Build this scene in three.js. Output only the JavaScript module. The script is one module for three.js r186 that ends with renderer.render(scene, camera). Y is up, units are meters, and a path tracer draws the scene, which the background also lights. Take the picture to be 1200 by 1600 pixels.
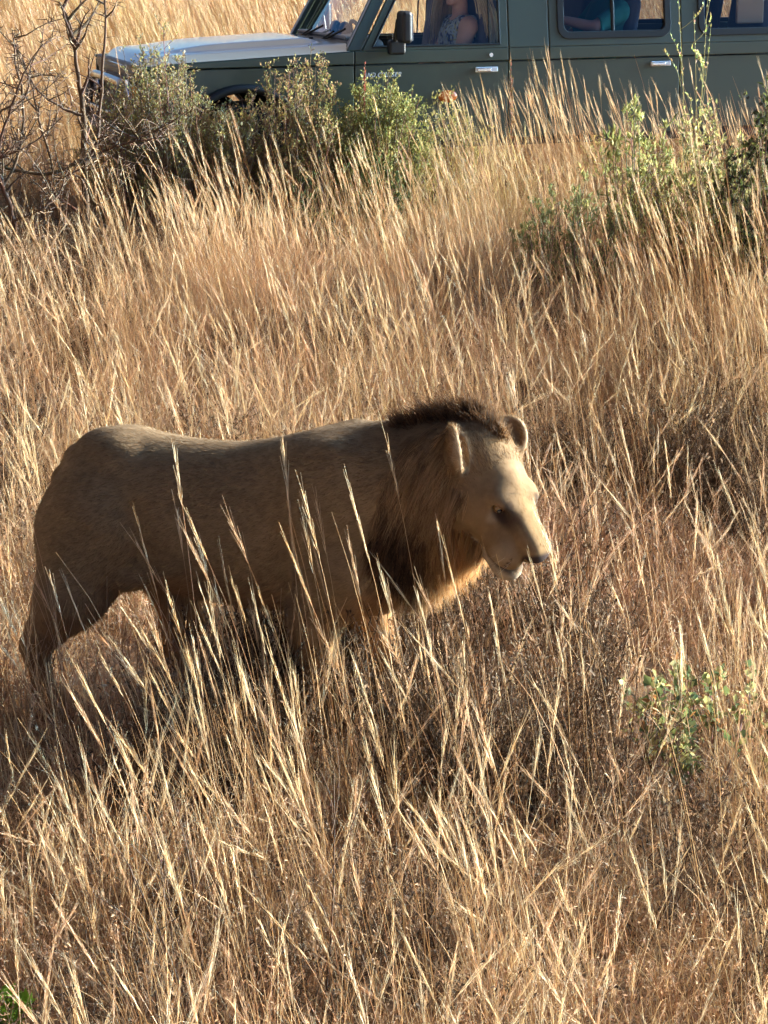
import * as THREE from 'three';
import { mergeGeometries } from 'three/addons/utils/BufferGeometryUtils.js';
import { RoundedBoxGeometry } from 'three/addons/geometries/RoundedBoxGeometry.js';
import { ImprovedNoise } from 'three/addons/math/ImprovedNoise.js';
import { Sky } from 'three/addons/objects/Sky.js';
import { FontLoader } from 'three/addons/loaders/FontLoader.js';
import { TextGeometry } from 'three/addons/geometries/TextGeometry.js';

// ---------------------------------------------------------------- camera, sky, sun, exposure
const EYE = 3.3, PITCH = 20.2, FOCAL = 3400;             // metres, degrees, pixels of a 1200 x 1600 frame
const scene = new THREE.Scene();
const camera = new THREE.PerspectiveCamera(2 * Math.atan(800 / FOCAL) * 180 / Math.PI, 0.75, 0.1, 3000);
camera.position.set(0, EYE, 0);
camera.rotation.set(-PITCH * Math.PI / 180, 0, 0);
camera.updateMatrixWorld(true);
scene.add(camera);
const SUN_UP = 17, SUN_BACK = 22;                       // degrees above the horizon, degrees behind a straight line to the right
const SUN = new THREE.Vector3(
  Math.cos(SUN_UP * Math.PI / 180) * Math.cos(SUN_BACK * Math.PI / 180),
  Math.sin(SUN_UP * Math.PI / 180),
  -Math.cos(SUN_UP * Math.PI / 180) * Math.sin(SUN_BACK * Math.PI / 180));
const sky = new Sky();
sky.name = 'sky';
sky.scale.setScalar(2000);
sky.userData.kind = 'structure';
const su = sky.material.uniforms;
su.turbidity.value = 10; su.rayleigh.value = 0.7; su.mieCoefficient.value = 0.006; su.mieDirectionalG.value = 0.8;
su.sunPosition.value.copy(SUN);
scene.add(sky);
scene.environmentIntensity = 0.2;
const sun = new THREE.DirectionalLight(new THREE.Color(1, 0.78, 0.51), 5.0);
sun.position.copy(SUN).multiplyScalar(60);
sun.target.position.set(0, 0, -12);
sun.position.add(sun.target.position);
sun.castShadow = true;
sun.shadow.mapSize.set(4096, 4096);
Object.assign(sun.shadow.camera, { left: -20, right: 20, top: 20, bottom: -20, near: 1, far: 140 });
sun.shadow.radius = 1;
scene.add(sun, sun.target);
const renderer = new THREE.WebGLRenderer({ antialias: true });
renderer.setSize(768, 1024);
renderer.toneMapping = THREE.LinearToneMapping;
renderer.toneMappingExposure = 4.5;
renderer.shadowMap.enabled = true;

// ---------------------------------------------------------------- helpers
function rng(seed) {
  let a = seed >>> 0;
  return () => { a = (a + 0x6D2B79F5) | 0; let t = Math.imul(a ^ (a >>> 15), 1 | a); t = (t + Math.imul(t ^ (t >>> 7), 61 | t)) ^ t; return ((t ^ (t >>> 14)) >>> 0) / 4294967296; };
}
const V = (x, y, z) => new THREE.Vector3(x, y, z);
const D = Math.PI / 180;
const clamp = (x, a, b) => Math.min(b, Math.max(a, x));
const smooth = (a, b, x) => { const t = clamp((x - a) / (b - a), 0, 1); return t * t * (3 - 2 * t); };
const lerp = (a, b, t) => a + (b - a) * t;
const perlin = new ImprovedNoise();
const noise = (x, y, z = 0.37) => perlin.noise(x + 31.7, y + 11.3, z + 5.1);
const fbm = (x, y, z = 0.37) => 0.55 * noise(x, y, z) + 0.28 * noise(x * 2.1, y * 2.1, z * 2.1) + 0.17 * noise(x * 4.3, y * 4.3, z * 4.3);
const used = {};
function numbered(name) { const n = used[name] = (used[name] ?? -1) + 1; return n ? name + '_' + String(n).padStart(3, '0') : name; }
function tag(o, label, category, group, kind) {
  if (label) o.userData.label = label;
  if (category) o.userData.category = category;
  if (group) o.userData.group = group;
  if (kind) o.userData.kind = kind;
  return o;
}
function shade(o) { o.castShadow = o.receiveShadow = true; return o; }
function part(name, geometry, material, parent) {
  const m = shade(new THREE.Mesh(geometry, material)); m.name = name; parent.add(m); return m;
}
function thing(name, label, category, group) { const g = new THREE.Group(); g.name = numbered(name); tag(g, label, category, group); scene.add(g); return g; }
// a point of the world: the ray through a pixel of the photograph, followed to a horizontal distance from the camera
function at(px, py, d) {
  const v = V((px - 600) / FOCAL, (800 - py) / FOCAL, -1).applyQuaternion(camera.quaternion);
  return v.multiplyScalar(-d / v.z).add(camera.position);
}
const groundY = (x, z) => -0.10 * smooth(-14.2, -16.8, z) + 0.05 * noise(x * 0.5, z * 0.5) + 0.02 * noise(x * 1.7, z * 1.7);
// the place on the ground under a pixel
function spot(px, py) {
  const v = V((px - 600) / FOCAL, (800 - py) / FOCAL, -1).applyQuaternion(camera.quaternion);
  const p = v.multiplyScalar(-EYE / v.y).add(camera.position); p.y = groundY(p.x, p.z); return p;
}
// collects triangles with colours
class Build {
  constructor() { this.p = []; this.c = []; this.i = []; }
  vert(v, c) { this.p.push(v.x, v.y, v.z); this.c.push(c[0], c[1], c[2]); return this.p.length / 3 - 1; }
  tri(a, b, c) { this.i.push(a, b, c); }
  quad(a, b, c, d) { this.i.push(a, b, c, a, c, d); }
  // a round stalk along points with a radius at each
  tube(pts, radii, col, sides = 3, colEnd = null) {
    const n = pts.length; let prev = null;
    const t = V(), u = V(), w = V();
    for (let k = 0; k < n; k++) {
      t.subVectors(pts[Math.min(k + 1, n - 1)], pts[Math.max(k - 1, 0)]).normalize();
      u.set(0.31, 0.17, 0.93).cross(t).normalize(); w.crossVectors(t, u);
      const ring = [], r = radii[k];
      const cc = colEnd ? col.map((x, q) => lerp(x, colEnd[q], k / (n - 1))) : col;
      for (let s = 0; s < sides; s++) {
        const a = s / sides * Math.PI * 2;
        ring.push(this.vert(V(0, 0, 0).copy(pts[k]).addScaledVector(u, Math.cos(a) * r).addScaledVector(w, Math.sin(a) * r), cc));
      }
      if (prev) for (let s = 0; s < sides; s++) this.quad(prev[s], prev[(s + 1) % sides], ring[(s + 1) % sides], ring[s]);
      prev = ring;
    }
  }
  // a flat blade along points, half-widths, across the direction side
  ribbon(pts, half, side, col, colEnd = null) {
    let pa = -1, pb = -1; const n = pts.length;
    for (let k = 0; k < n; k++) {
      const cc = colEnd ? col.map((x, q) => lerp(x, colEnd[q], k / (n - 1))) : col;
      const a = this.vert(V(0, 0, 0).copy(pts[k]).addScaledVector(side, half[k]), cc), b = this.vert(V(0, 0, 0).copy(pts[k]).addScaledVector(side, -half[k]), cc);
      if (k) this.quad(pa, a, b, pb);
      pa = a; pb = b;
    }
  }
  // a pointed leaf of two halves folded along its midrib
  leaf(base, dir, up, len, wid, fold, col) {
    const side = V().crossVectors(dir, up).normalize(), nn = V().crossVectors(side, dir).normalize();
    const tip = base.clone().addScaledVector(dir, len), mid = base.clone().addScaledVector(dir, len * 0.45);
    const l = mid.clone().addScaledVector(side, wid).addScaledVector(nn, fold), r = mid.clone().addScaledVector(side, -wid).addScaledVector(nn, fold);
    const a = this.vert(base, col), b = this.vert(l, col), c = this.vert(tip, col), d = this.vert(r, col);
    this.tri(a, b, c); this.tri(a, c, d);
  }
  geometry() {
    const g = new THREE.BufferGeometry();
    g.setAttribute('position', new THREE.Float32BufferAttribute(this.p, 3));
    g.setAttribute('color', new THREE.Float32BufferAttribute(this.c, 3));
    g.setIndex(this.i); g.computeVertexNormals(); return g;
  }
}
const ONLY = { lion: 1, car: 1, grass: 1, plants: 1 };

// ---------------------------------------------------------------- where the lion walks and how it stands
const LION = (() => {
  const turn = -18 * D, cs = Math.cos(18 * D), sn = Math.sin(18 * D), at0 = V(-0.42, 0, -6.85);
  // world directions into the lion's own axes
  const dir = (x, y, z) => V(x * cs + z * sn, y, -x * sn + z * cs);
  const loc = (p) => dir(p.x - at0.x, p.y, p.z - at0.z);
  const nose = dir(0.50, -0.60, 0.54).normalize();                 // from the skull to the nose
  let side = dir(-0.68, 0.11, 0.72);                               // towards the lion's right ear
  side.addScaledVector(nose, -side.dot(nose)).normalize();
  const up = V().crossVectors(side, nose).normalize();
  const roll = 8 * D, up0 = up.clone(), side0 = side.clone();      // the head tilts towards the near ear
  up.copy(up0).multiplyScalar(Math.cos(roll)).addScaledVector(side0, Math.sin(roll)); side.copy(side0).multiplyScalar(Math.cos(roll)).addScaledVector(up0, -Math.sin(roll));
  return {
    turn, at: at0, dir, ink: loc(at(632, 836, 6.55)), beard: loc(at(685, 858, 6.5)),
    maneEdge: [[632, 652], [690, 630], [750, 645], [756, 672], [728, 735], [756, 790], [768, 870], [758, 930], [690, 950], [640, 940], [600, 910], [575, 850], [596, 770], [618, 705]].map(([x, y]) => loc(at(x, y, 6.5))),
    head: loc(at(803, 786, 6.46)).addScaledVector(nose, -0.10 * 1.06).addScaledVector(up, -0.03 * 1.06), headX: nose, headY: up, headZ: side, headSize: 1.06,
    furCount: 180000, maneLocks: 2700,
    joints: {
      nearHind: [[-0.56, 0.74, 0.10], [-0.64, 0.46, 0.15], [-0.785, 0.25, 0.15], [-0.76, 0.07, 0.15], [-0.69, 0.045, 0.15]],
      farHind: [[-0.48, 0.72, -0.10], [-0.31, 0.40, -0.13], [-0.39, 0.22, -0.13], [-0.33, 0.06, -0.13], [-0.26, 0.045, -0.13]],
      nearFore: [[0.36, 0.66, 0.13], [0.24, 0.48, 0.14], [0.27, 0.22, 0.13], [0.26, 0.07, 0.13], [0.33, 0.05, 0.13]],
      farFore: [[0.40, 0.66, -0.12], [0.33, 0.47, -0.13], [0.40, 0.24, -0.12], [0.38, 0.07, -0.12], [0.45, 0.05, -0.12]],
      tail: [[-0.68, 0.90, -0.02], [-0.745, 0.80, -0.05], [-0.76, 0.66, -0.09], [-0.79, 0.52, -0.10], [-0.84, 0.38, -0.10], [-0.90, 0.26, -0.10]],
    },
  };
})();

// ---------------------------------------------------------------- smooth bodies from tapered capsules and ellipsoids
// a primitive: {e: centre, r: [rx, ry, rz], q: inverse turn} or {a, b, ra, rb}; k is how softly it joins what came before; neg cuts
function cap(a, b, ra, rb, k = 0.04, neg = false) {
  const d = [b[0] - a[0], b[1] - a[1], b[2] - a[2]];
  return { a, d, l2: d[0] * d[0] + d[1] * d[1] + d[2] * d[2] || 1e-9, ra, rb, k, neg };
}
function ell(e, r, k = 0.04, turn = null, neg = false) {
  const m = turn ? new THREE.Matrix3().setFromMatrix4((turn.isMatrix4 ? turn.clone() : new THREE.Matrix4().makeRotationFromEuler(turn)).invert()).elements.slice() : null;
  return { e, r, k, m, neg };
}
function field(prims, x, y, z) {
  let v = 1e3;
  for (let n = 0; n < prims.length; n++) {
    const p = prims[n]; let d;
    if (p.d) {
      const px = x - p.a[0], py = y - p.a[1], pz = z - p.a[2];
      const t = Math.min(1, Math.max(0, (px * p.d[0] + py * p.d[1] + pz * p.d[2]) / p.l2));
      const qx = px - p.d[0] * t, qy = py - p.d[1] * t, qz = pz - p.d[2] * t;
      d = Math.sqrt(qx * qx + qy * qy + qz * qz) - (p.ra + (p.rb - p.ra) * t);
    } else {
      let px = x - p.e[0], py = y - p.e[1], pz = z - p.e[2];
      if (p.m) { const m = p.m, ax = px, ay = py, az = pz; px = m[0] * ax + m[3] * ay + m[6] * az; py = m[1] * ax + m[4] * ay + m[7] * az; pz = m[2] * ax + m[5] * ay + m[8] * az; }
      const ux = px / p.r[0], uy = py / p.r[1], uz = pz / p.r[2];
      const k0 = Math.sqrt(ux * ux + uy * uy + uz * uz);
      const wx = ux / p.r[0], wy = uy / p.r[1], wz = uz / p.r[2];
      const k1 = Math.sqrt(wx * wx + wy * wy + wz * wz);
      d = k1 > 1e-6 ? k0 * (k0 - 1) / k1 : -Math.min(p.r[0], p.r[1], p.r[2]);
    }
    const k = p.k;
    if (p.neg) { const h = Math.max(k - Math.abs(v + d), 0) / k; v = Math.max(v, -d) + h * h * k * 0.25; }
    else { const h = Math.max(k - Math.abs(v - d), 0) / k; v = Math.min(v, d) - h * h * k * 0.25; }
  }
  return v;
}
// surface nets over a box, skipping blocks far from the surface; returns {pos, nor, idx}
function netSurface(f, lo, hi, h) {
  const nx = Math.ceil((hi[0] - lo[0]) / h) + 1, ny = Math.ceil((hi[1] - lo[1]) / h) + 1, nz = Math.ceil((hi[2] - lo[2]) / h) + 1;
  const val = new Float32Array(nx * ny * nz), B = 8, id = (i, j, k) => i + nx * (j + ny * k);
  for (let k0 = 0; k0 < nz; k0 += B) for (let j0 = 0; j0 < ny; j0 += B) for (let i0 = 0; i0 < nx; i0 += B) {
    const c = f(lo[0] + (i0 + B / 2) * h, lo[1] + (j0 + B / 2) * h, lo[2] + (k0 + B / 2) * h);
    const far = Math.abs(c) > B * h * 1.45;
    for (let k = k0; k < Math.min(k0 + B, nz); k++) for (let j = j0; j < Math.min(j0 + B, ny); j++) for (let i = i0; i < Math.min(i0 + B, nx); i++)
      val[id(i, j, k)] = far ? c : f(lo[0] + i * h, lo[1] + j * h, lo[2] + k * h);
  }
  const cell = new Int32Array(nx * ny * nz).fill(-1), pos = [], idx = [];
  const off = [[0, 0, 0], [1, 0, 0], [0, 1, 0], [1, 1, 0], [0, 0, 1], [1, 0, 1], [0, 1, 1], [1, 1, 1]];
  const edges = [[0, 1], [2, 3], [4, 5], [6, 7], [0, 2], [1, 3], [4, 6], [5, 7], [0, 4], [1, 5], [2, 6], [3, 7]];
  const g = new Float32Array(8);
  for (let k = 0; k < nz - 1; k++) for (let j = 0; j < ny - 1; j++) for (let i = 0; i < nx - 1; i++) {
    let m = 0;
    for (let c = 0; c < 8; c++) { g[c] = val[id(i + off[c][0], j + off[c][1], k + off[c][2])]; if (g[c] < 0) m |= 1 << c; }
    if (m === 0 || m === 255) continue;
    let sx = 0, sy = 0, sz = 0, n = 0;
    for (const [a, b] of edges) if ((g[a] < 0) !== (g[b] < 0)) {
      const t = g[a] / (g[a] - g[b]);
      sx += off[a][0] + (off[b][0] - off[a][0]) * t; sy += off[a][1] + (off[b][1] - off[a][1]) * t; sz += off[a][2] + (off[b][2] - off[a][2]) * t; n++;
    }
    cell[id(i, j, k)] = pos.length / 3;
    pos.push(lo[0] + (i + sx / n) * h, lo[1] + (j + sy / n) * h, lo[2] + (k + sz / n) * h);
  }
  const q = (a, b, c, d, flip) => { if (a < 0 || b < 0 || c < 0 || d < 0) return; flip ? idx.push(a, c, b, a, d, c) : idx.push(a, b, c, a, c, d); };
  for (let k = 1; k < nz - 1; k++) for (let j = 1; j < ny - 1; j++) for (let i = 1; i < nx - 1; i++) {
    const s = val[id(i, j, k)] < 0;
    if (s !== val[id(i + 1, j, k)] < 0) q(cell[id(i, j - 1, k - 1)], cell[id(i, j, k - 1)], cell[id(i, j, k)], cell[id(i, j - 1, k)], !s);
    if (s !== val[id(i, j + 1, k)] < 0) q(cell[id(i - 1, j, k - 1)], cell[id(i - 1, j, k)], cell[id(i, j, k)], cell[id(i, j, k - 1)], !s);
    if (s !== val[id(i, j, k + 1)] < 0) q(cell[id(i - 1, j - 1, k)], cell[id(i, j - 1, k)], cell[id(i, j, k)], cell[id(i - 1, j, k)], !s);
  }
  const nor = new Float32Array(pos.length), e = h * 0.6;
  for (let n = 0; n < pos.length; n += 3) {
    const x = pos[n], y = pos[n + 1], z = pos[n + 2];
    const a = f(x + e, y, z) - f(x - e, y, z), b = f(x, y + e, z) - f(x, y - e, z), c = f(x, y, z + e) - f(x, y, z - e), l = Math.hypot(a, b, c) || 1;
    nor[n] = a / l; nor[n + 1] = b / l; nor[n + 2] = c / l;
  }
  return { pos, nor, idx };
}
function netGeometry(s, color) {
  const g = new THREE.BufferGeometry();
  g.setAttribute('position', new THREE.Float32BufferAttribute(s.pos, 3));
  g.setAttribute('normal', new THREE.Float32BufferAttribute(s.nor, 3));
  const c = new Float32Array(s.pos.length);
  for (let n = 0; n < s.pos.length; n += 3) { const k = color(s.pos[n], s.pos[n + 1], s.pos[n + 2], s.nor[n], s.nor[n + 1], s.nor[n + 2]); c[n] = k[0]; c[n + 1] = k[1]; c[n + 2] = k[2]; }
  g.setAttribute('color', new THREE.BufferAttribute(c, 3)); g.setIndex(s.idx); return g;
}
const mix3 = (a, b, t) => [lerp(a[0], b[0], t), lerp(a[1], b[1], t), lerp(a[2], b[2], t)];

// ---------------------------------------------------------------- the lion: x forward, y up, z to its right, feet on y = 0
if (ONLY.lion) {
  const lion = thing('lion', 'young male lion with a short dark mane walking through the tall dry grass', 'lion');
  lion.position.copy(LION.at); lion.rotation.y = LION.turn;
  // head in its own axes: x to the nose, y up, z to the right; origin between eyes and ears
  const HS = LION.headSize;
  const headTurn = new THREE.Matrix4().makeBasis(LION.headX, LION.headY, LION.headZ);
  const headM = headTurn.clone().setPosition(LION.head), headInv = headM.clone().invert(), he = headInv.elements;
  const E = (x, y, z) => new THREE.Euler(x * D, y * D, z * D);
  const head = [
    ell([-0.07, 0.00, 0], [0.13, 0.108, 0.088], 0.03),
    ell([0.02, 0.012, 0], [0.12, 0.078, 0.070], 0.05),
    ell([0.0, -0.050, 0], [0.13, 0.090, 0.112], 0.07),
    cap([0.05, 0.030, 0.014], [0.248, 0.000, 0.014], 0.048, 0.034, 0.05),
    cap([0.05, 0.030, -0.014], [0.248, 0.000, -0.014], 0.048, 0.034, 0.012),
    cap([0.04, -0.118, 0], [0.205, -0.142, 0], 0.076, 0.046, 0.04),
  ];
  head.push(ell([0.206, -0.146, 0], [0.054, 0.036, 0.044], 0.02));
  for (const s of [-1, 1]) head.push(
    ell([0.084, 0.050, s * 0.055], [0.046, 0.024, 0.034], 0.03),
    ell([0.01, -0.035, s * 0.078], [0.095, 0.07, 0.05], 0.05),
    ell([0.190, -0.068, s * 0.040], [0.070, 0.054, 0.046], 0.02),
    ell([0.15, -0.055, s * 0.045], [0.07, 0.05, 0.04], 0.04));
  head.push(ell([0.266, -0.014, 0], [0.022, 0.026, 0.036], 0.014), cap([0.260, -0.035, 0], [0.258, -0.085, 0], 0.006, 0.005, 0.008, true));
  for (const s of [-1, 1]) head.push(
    ell([0.116, 0.029, s * 0.074], [0.032, 0.018, 0.026], 0.014, E(0, s * -20, -14), true),
    cap([0.262, -0.106, s * 0.008], [0.150, -0.130, s * 0.084], 0.010, 0.005, 0.012, true),
    ell([0.281, -0.024, s * 0.022], [0.010, 0.006, 0.009], 0.006, null, true));
  const earParts = [];
  const inHead = (v) => V(v.dot(LION.headX), v.dot(LION.headY), v.dot(LION.headZ));
  for (const [s, open, tip, c] of [[1, LION.dir(0.88, 0.10, -0.10), LION.dir(-0.30, 0.92, 0.10), [-0.085, 0.066, 0.124]], [-1, LION.dir(-0.30, 0.10, 0.95), LION.dir(0.05, 1, 0.0), [-0.078, 0.056, -0.104]]]) {
    const n = inHead(open).normalize(), u = inHead(tip).addScaledVector(n, -inHead(tip).dot(n)).normalize(), w = V().crossVectors(n, u), m = new THREE.Matrix4().makeBasis(n, u, w);
    const e = s > 0 ? 0.95 : 0.82, o = V(...c).addScaledVector(u, 0.02), q = o.clone().addScaledVector(n, 0.022).addScaledVector(u, 0.004);
    earParts.push({ s, add: ell([o.x, o.y, o.z], [0.026, 0.082 * e, 0.066 * e], 0.022, m), cut: ell([q.x, q.y, q.z], [0.030, 0.070 * e, 0.055 * e], 0.006, m, true) });
  }
  for (const p of earParts) head.push(p.add, p.cut);
  const toHead = (x, y, z) => [(he[0] * x + he[4] * y + he[8] * z + he[12]) / HS, (he[1] * x + he[5] * y + he[9] * z + he[13]) / HS, (he[2] * x + he[6] * y + he[10] * z + he[14]) / HS];
  const fromHead = (x, y, z) => V(x * HS, y * HS, z * HS).applyMatrix4(headM);
  const hc = LION.head, occ = fromHead(-0.12, -0.02, 0), jaw = fromHead(-0.03, -0.10, 0);
  const A = (v) => [v.x, v.y, v.z];
  const J = LION.joints;
  const body = [
    ell([-0.50, 0.80, 0], [0.205, 0.200, 0.165], 0.05),
    ell([-0.18, 0.76, 0], [0.40, 0.215, 0.185], 0.14),
    ell([0.24, 0.755, 0], [0.36, 0.265, 0.195], 0.14),
    ell([-0.10, 0.640, 0], [0.46, 0.185, 0.165], 0.12),
    cap([-0.55, 0.90, 0], [0.10, 0.90, 0], 0.085, 0.085, 0.12),
    cap([0.10, 0.90, 0], [0.42, 0.955, 0], 0.085, 0.11, 0.14),
    cap([0.30, 0.88, 0], A(occ), 0.20, 0.15, 0.12),
    cap([0.36, 0.70, 0], A(jaw), 0.19, 0.105, 0.12),
    cap([0.44, 0.64, 0.01], A(fromHead(-0.07, -0.12, 0.01)), 0.11, 0.10, 0.12),
    cap(A(fromHead(-0.10, -0.07, 0.09)), A(fromHead(-0.09, -0.14, 0.05)), 0.085, 0.065, 0.08),
    cap(A(fromHead(-0.10, -0.07, -0.09)), A(fromHead(-0.09, -0.14, -0.05)), 0.085, 0.065, 0.08),
  ];
  for (const s of [1, -1]) {
    const n = s > 0 ? 'near' : 'far', b = J[n + 'Hind'], f = J[n + 'Fore'];
    body.push(
      ell([(b[0][0] * 0.7 + b[1][0] * 0.3), b[0][1] * 0.72 + b[1][1] * 0.28, b[0][2]], [0.20, 0.25, 0.09], 0.07, E(0, 0, Math.atan2(b[1][0] - b[0][0], b[0][1] - b[1][1]) / D)),
      cap([b[0][0] + 0.02, b[0][1], b[0][2]], b[1], 0.145, 0.112, 0.07), cap(b[1], b[2], 0.112, 0.056, 0.06), cap(b[2], b[3], 0.043, 0.040, 0.03),
      cap(b[3], b[4], 0.042, 0.045, 0.03),
      ell([0.29, 0.86, s * 0.115], [0.17, 0.23, 0.075], 0.07, E(0, 0, -18)),
      ell([0.26, 0.92, s * 0.135], [0.065, 0.17, 0.040], 0.035, E(0, 0, -20)),
      ell([0.30, 0.68, s * 0.158], [0.115, 0.15, 0.068], 0.030, E(0, 0, -25)),
      ell([-0.54, 0.68, s * 0.130], [0.130, 0.22, 0.070], 0.030, E(0, 0, -14)),
      cap([-0.42, 0.54, s * 0.12], [-0.20, 0.63, s * 0.145], 0.045, 0.03, 0.05),
      ell([0.02, 0.74, s * 0.090], [0.25, 0.20, 0.105], 0.045),
      ell([-0.47, 0.955, s * 0.085], [0.06, 0.04, 0.04], 0.06),
      cap([0.165, 0.78, s * 0.215], [0.185, 0.56, s * 0.195], 0.014, 0.012, 0.06, true),
      cap([-0.375, 0.80, s * 0.20], [-0.345, 0.60, s * 0.185], 0.012, 0.012, 0.07, true),
      cap(f[0], f[1], 0.125, 0.085, 0.05), cap(f[1], f[2], 0.078, 0.055, 0.05), cap(f[2], f[3], 0.053, 0.048, 0.03), cap(f[3], f[4], 0.05, 0.052, 0.03));
    for (const paw of [b[4], f[4]]) for (let t = -1.5; t <= 1.5; t++) body.push(ell([paw[0] + 0.045 - Math.abs(t) * 0.008, 0.03, paw[2] + t * 0.024], [0.034, 0.026, 0.016], 0.012));
  }
  const T = J.tail;
  for (let k = 0; k + 1 < T.length; k++) body.push(cap(T[k], T[k + 1], 0.035 - 0.003 * k, 0.032 - 0.003 * k, 0.04));
  const hx = A(V(hc.x, hc.y, hc.z)), headReach = 0.36 * HS;
  const f = (x, y, z) => {
    let v = field(body, x, y, z);
    const dx = x - hx[0], dy = y - hx[1], dz = z - hx[2], far = Math.sqrt(dx * dx + dy * dy + dz * dz) - headReach;
    if (far > 0.1) return Math.min(v, far);
    const q = toHead(x, y, z), d = field(head, q[0], q[1], q[2]) * HS, k = 0.05, h = Math.max(k - Math.abs(v - d), 0) / k;
    return Math.min(v, d) - h * h * k * 0.25;
  };
  const net = netSurface(f, [-1.12, -0.02, -0.48], [1.28, 1.28, 0.62], 0.0068);
  // coat: tawny, paler below, far legs with bounced light painted in, markings of the face in the head's axes
  const tawny = [0.245, 0.160, 0.082], back = [0.20, 0.128, 0.066], pale = [0.50, 0.40, 0.27], dark = [0.05, 0.03, 0.02], white = [0.34, 0.265, 0.185];
  const coat = (x, y, z, nx, ny, nz) => {
    let c = mix3(tawny, back, smooth(0.1, 0.9, ny));
    c = mix3(c, [0.40, 0.22, 0.10], smooth(-0.1, -0.8, ny) * 0.85);
    c = mix3(c, [0.36, 0.215, 0.105], smooth(0.62, 0.30, y) * 0.75);
    c = mix3(c, [0.50, 0.27, 0.115], 0.8 * smooth(0.0, -0.06, z) * smooth(0.66, 0.5, y));  // far legs oranger: coat tone with warm bounced light put in
    const m = 1 + 0.20 * fbm(x * 9, y * 9, z * 9) + 0.16 * noise(x * 38, y * 38, z * 38) + 0.12 * noise(x * 110, y * 110, z * 110);
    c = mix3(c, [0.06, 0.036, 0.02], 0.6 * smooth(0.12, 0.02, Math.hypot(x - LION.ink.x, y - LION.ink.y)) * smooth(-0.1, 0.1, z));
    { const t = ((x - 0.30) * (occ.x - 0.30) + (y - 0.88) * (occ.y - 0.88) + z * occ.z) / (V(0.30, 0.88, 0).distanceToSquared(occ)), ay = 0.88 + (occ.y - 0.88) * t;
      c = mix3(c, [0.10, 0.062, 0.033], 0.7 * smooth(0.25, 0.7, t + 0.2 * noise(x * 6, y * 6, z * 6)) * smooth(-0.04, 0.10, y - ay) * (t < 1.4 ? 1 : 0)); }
    const q = toHead(x, y, z);
    if (q[0] > -0.2 && q[0] < 0.32 && Math.abs(q[2]) < 0.22 && q[1] > -0.22 && q[1] < 0.24) {
      let w = smooth(-0.14, -0.02, q[0]);
      const faceC = [0.20, 0.122, 0.060];
      c = mix3(c, faceC, w);
      const az = Math.abs(q[2]);
      const g = (px, py, pz, r) => smooth(r, r * 0.45, Math.hypot(q[0] - px, q[1] - py, az - pz));
      c = mix3(c, [0.22, 0.13, 0.055], 0.8 * smooth(0.04, 0.005, az) * smooth(0.05, 0.12, q[0]));    // bridge of the nose
      c = mix3(c, white, 0.55 * g(0.20, -0.060, 0.050, 0.060));                                       // whisker pads
      c = mix3(c, white, 0.9 * smooth(-0.115, -0.135, q[1]) * smooth(0.05, 0.12, q[0]));               // chin
      c = mix3(c, white, 0.55 * g(0.10, -0.005, 0.07, 0.035));                                        // under the eye
      c = mix3(c, dark, 0.96 * g(0.112, 0.031, 0.066, 0.034));                                        // rim of the eye
      c = mix3(c, dark, 0.85 * smooth(0.020, 0.006, Math.abs(az - lerp(0.060, 0.044, smooth(0.12, 0.20, q[0]))) + 0.3 * Math.max(0, 0.115 - q[0])) * smooth(0.215, 0.15, q[0]) * smooth(0.10, 0.12, q[0]) * smooth(-0.045, 0.0, q[1]));                                         // tear line
      c = mix3(c, [0.035, 0.022, 0.02], 0.97 * smooth(0.040, 0.030, Math.hypot(q[0] - 0.274, (q[1] + 0.026) * 0.8, az * 0.6)));
      c = mix3(c, dark, 0.96 * smooth(0.030, 0.008, Math.abs(q[1] + 0.106 + (az - 0.008) * 0.24)) * smooth(0.15, 0.17, q[0]) * smooth(0.095, 0.075, az));
      for (let r = 0; r < 3; r++) for (let k = 0; k < 4; k++) c = mix3(c, dark, 0.8 * g(0.24 - k * 0.022, -0.045 - r * 0.016 - k * 0.003, 0.072 + k * 0.003, 0.007));
      // ears: dark back, pale rim
      const e = smooth(0.07, 0.09, q[1]) * smooth(0.075, 0.095, az);
      if (e > 0) c = mix3(c, nx * headTurn.elements[0] + ny * headTurn.elements[1] + nz * headTurn.elements[2] > -0.1 ? [0.30, 0.20, 0.115] : [0.24, 0.14, 0.065], e);
    }
    return [c[0] * m, c[1] * m, c[2] * m];
  };
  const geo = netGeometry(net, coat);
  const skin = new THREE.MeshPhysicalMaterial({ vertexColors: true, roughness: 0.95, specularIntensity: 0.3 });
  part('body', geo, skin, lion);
  // where hair grows, how long and which way it lies
  const R = rng(77), nTri = net.idx.length / 3, area = new Float32Array(nTri), P = net.pos, N = net.nor;
  let total = 0;
  const va = V(), vb = V(), vc = V();
  for (let t = 0; t < nTri; t++) {
    const [a, b, c] = [net.idx[3 * t], net.idx[3 * t + 1], net.idx[3 * t + 2]];
    va.fromArray(P, a * 3); vb.fromArray(P, b * 3).sub(va); vc.fromArray(P, c * 3).sub(va);
    total += vb.cross(vc).length() / 2; area[t] = total;
  }
  const sample = () => {
    const x = R() * total; let lo = 0, hi = nTri - 1;
    while (lo < hi) { const m = (lo + hi) >> 1; area[m] < x ? lo = m + 1 : hi = m; }
    let u = R(), v = R(); if (u + v > 1) { u = 1 - u; v = 1 - v; }
    const o = V(), n = V();
    [0, 1, 2].forEach((k) => { const w = k === 0 ? 1 - u - v : k === 1 ? u : v, i = net.idx[3 * lo + k] * 3; o.addScaledVector(va.fromArray(P, i), w); n.addScaledVector(va.fromArray(N, i), w); });
    return [o, n.normalize()];
  };
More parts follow.
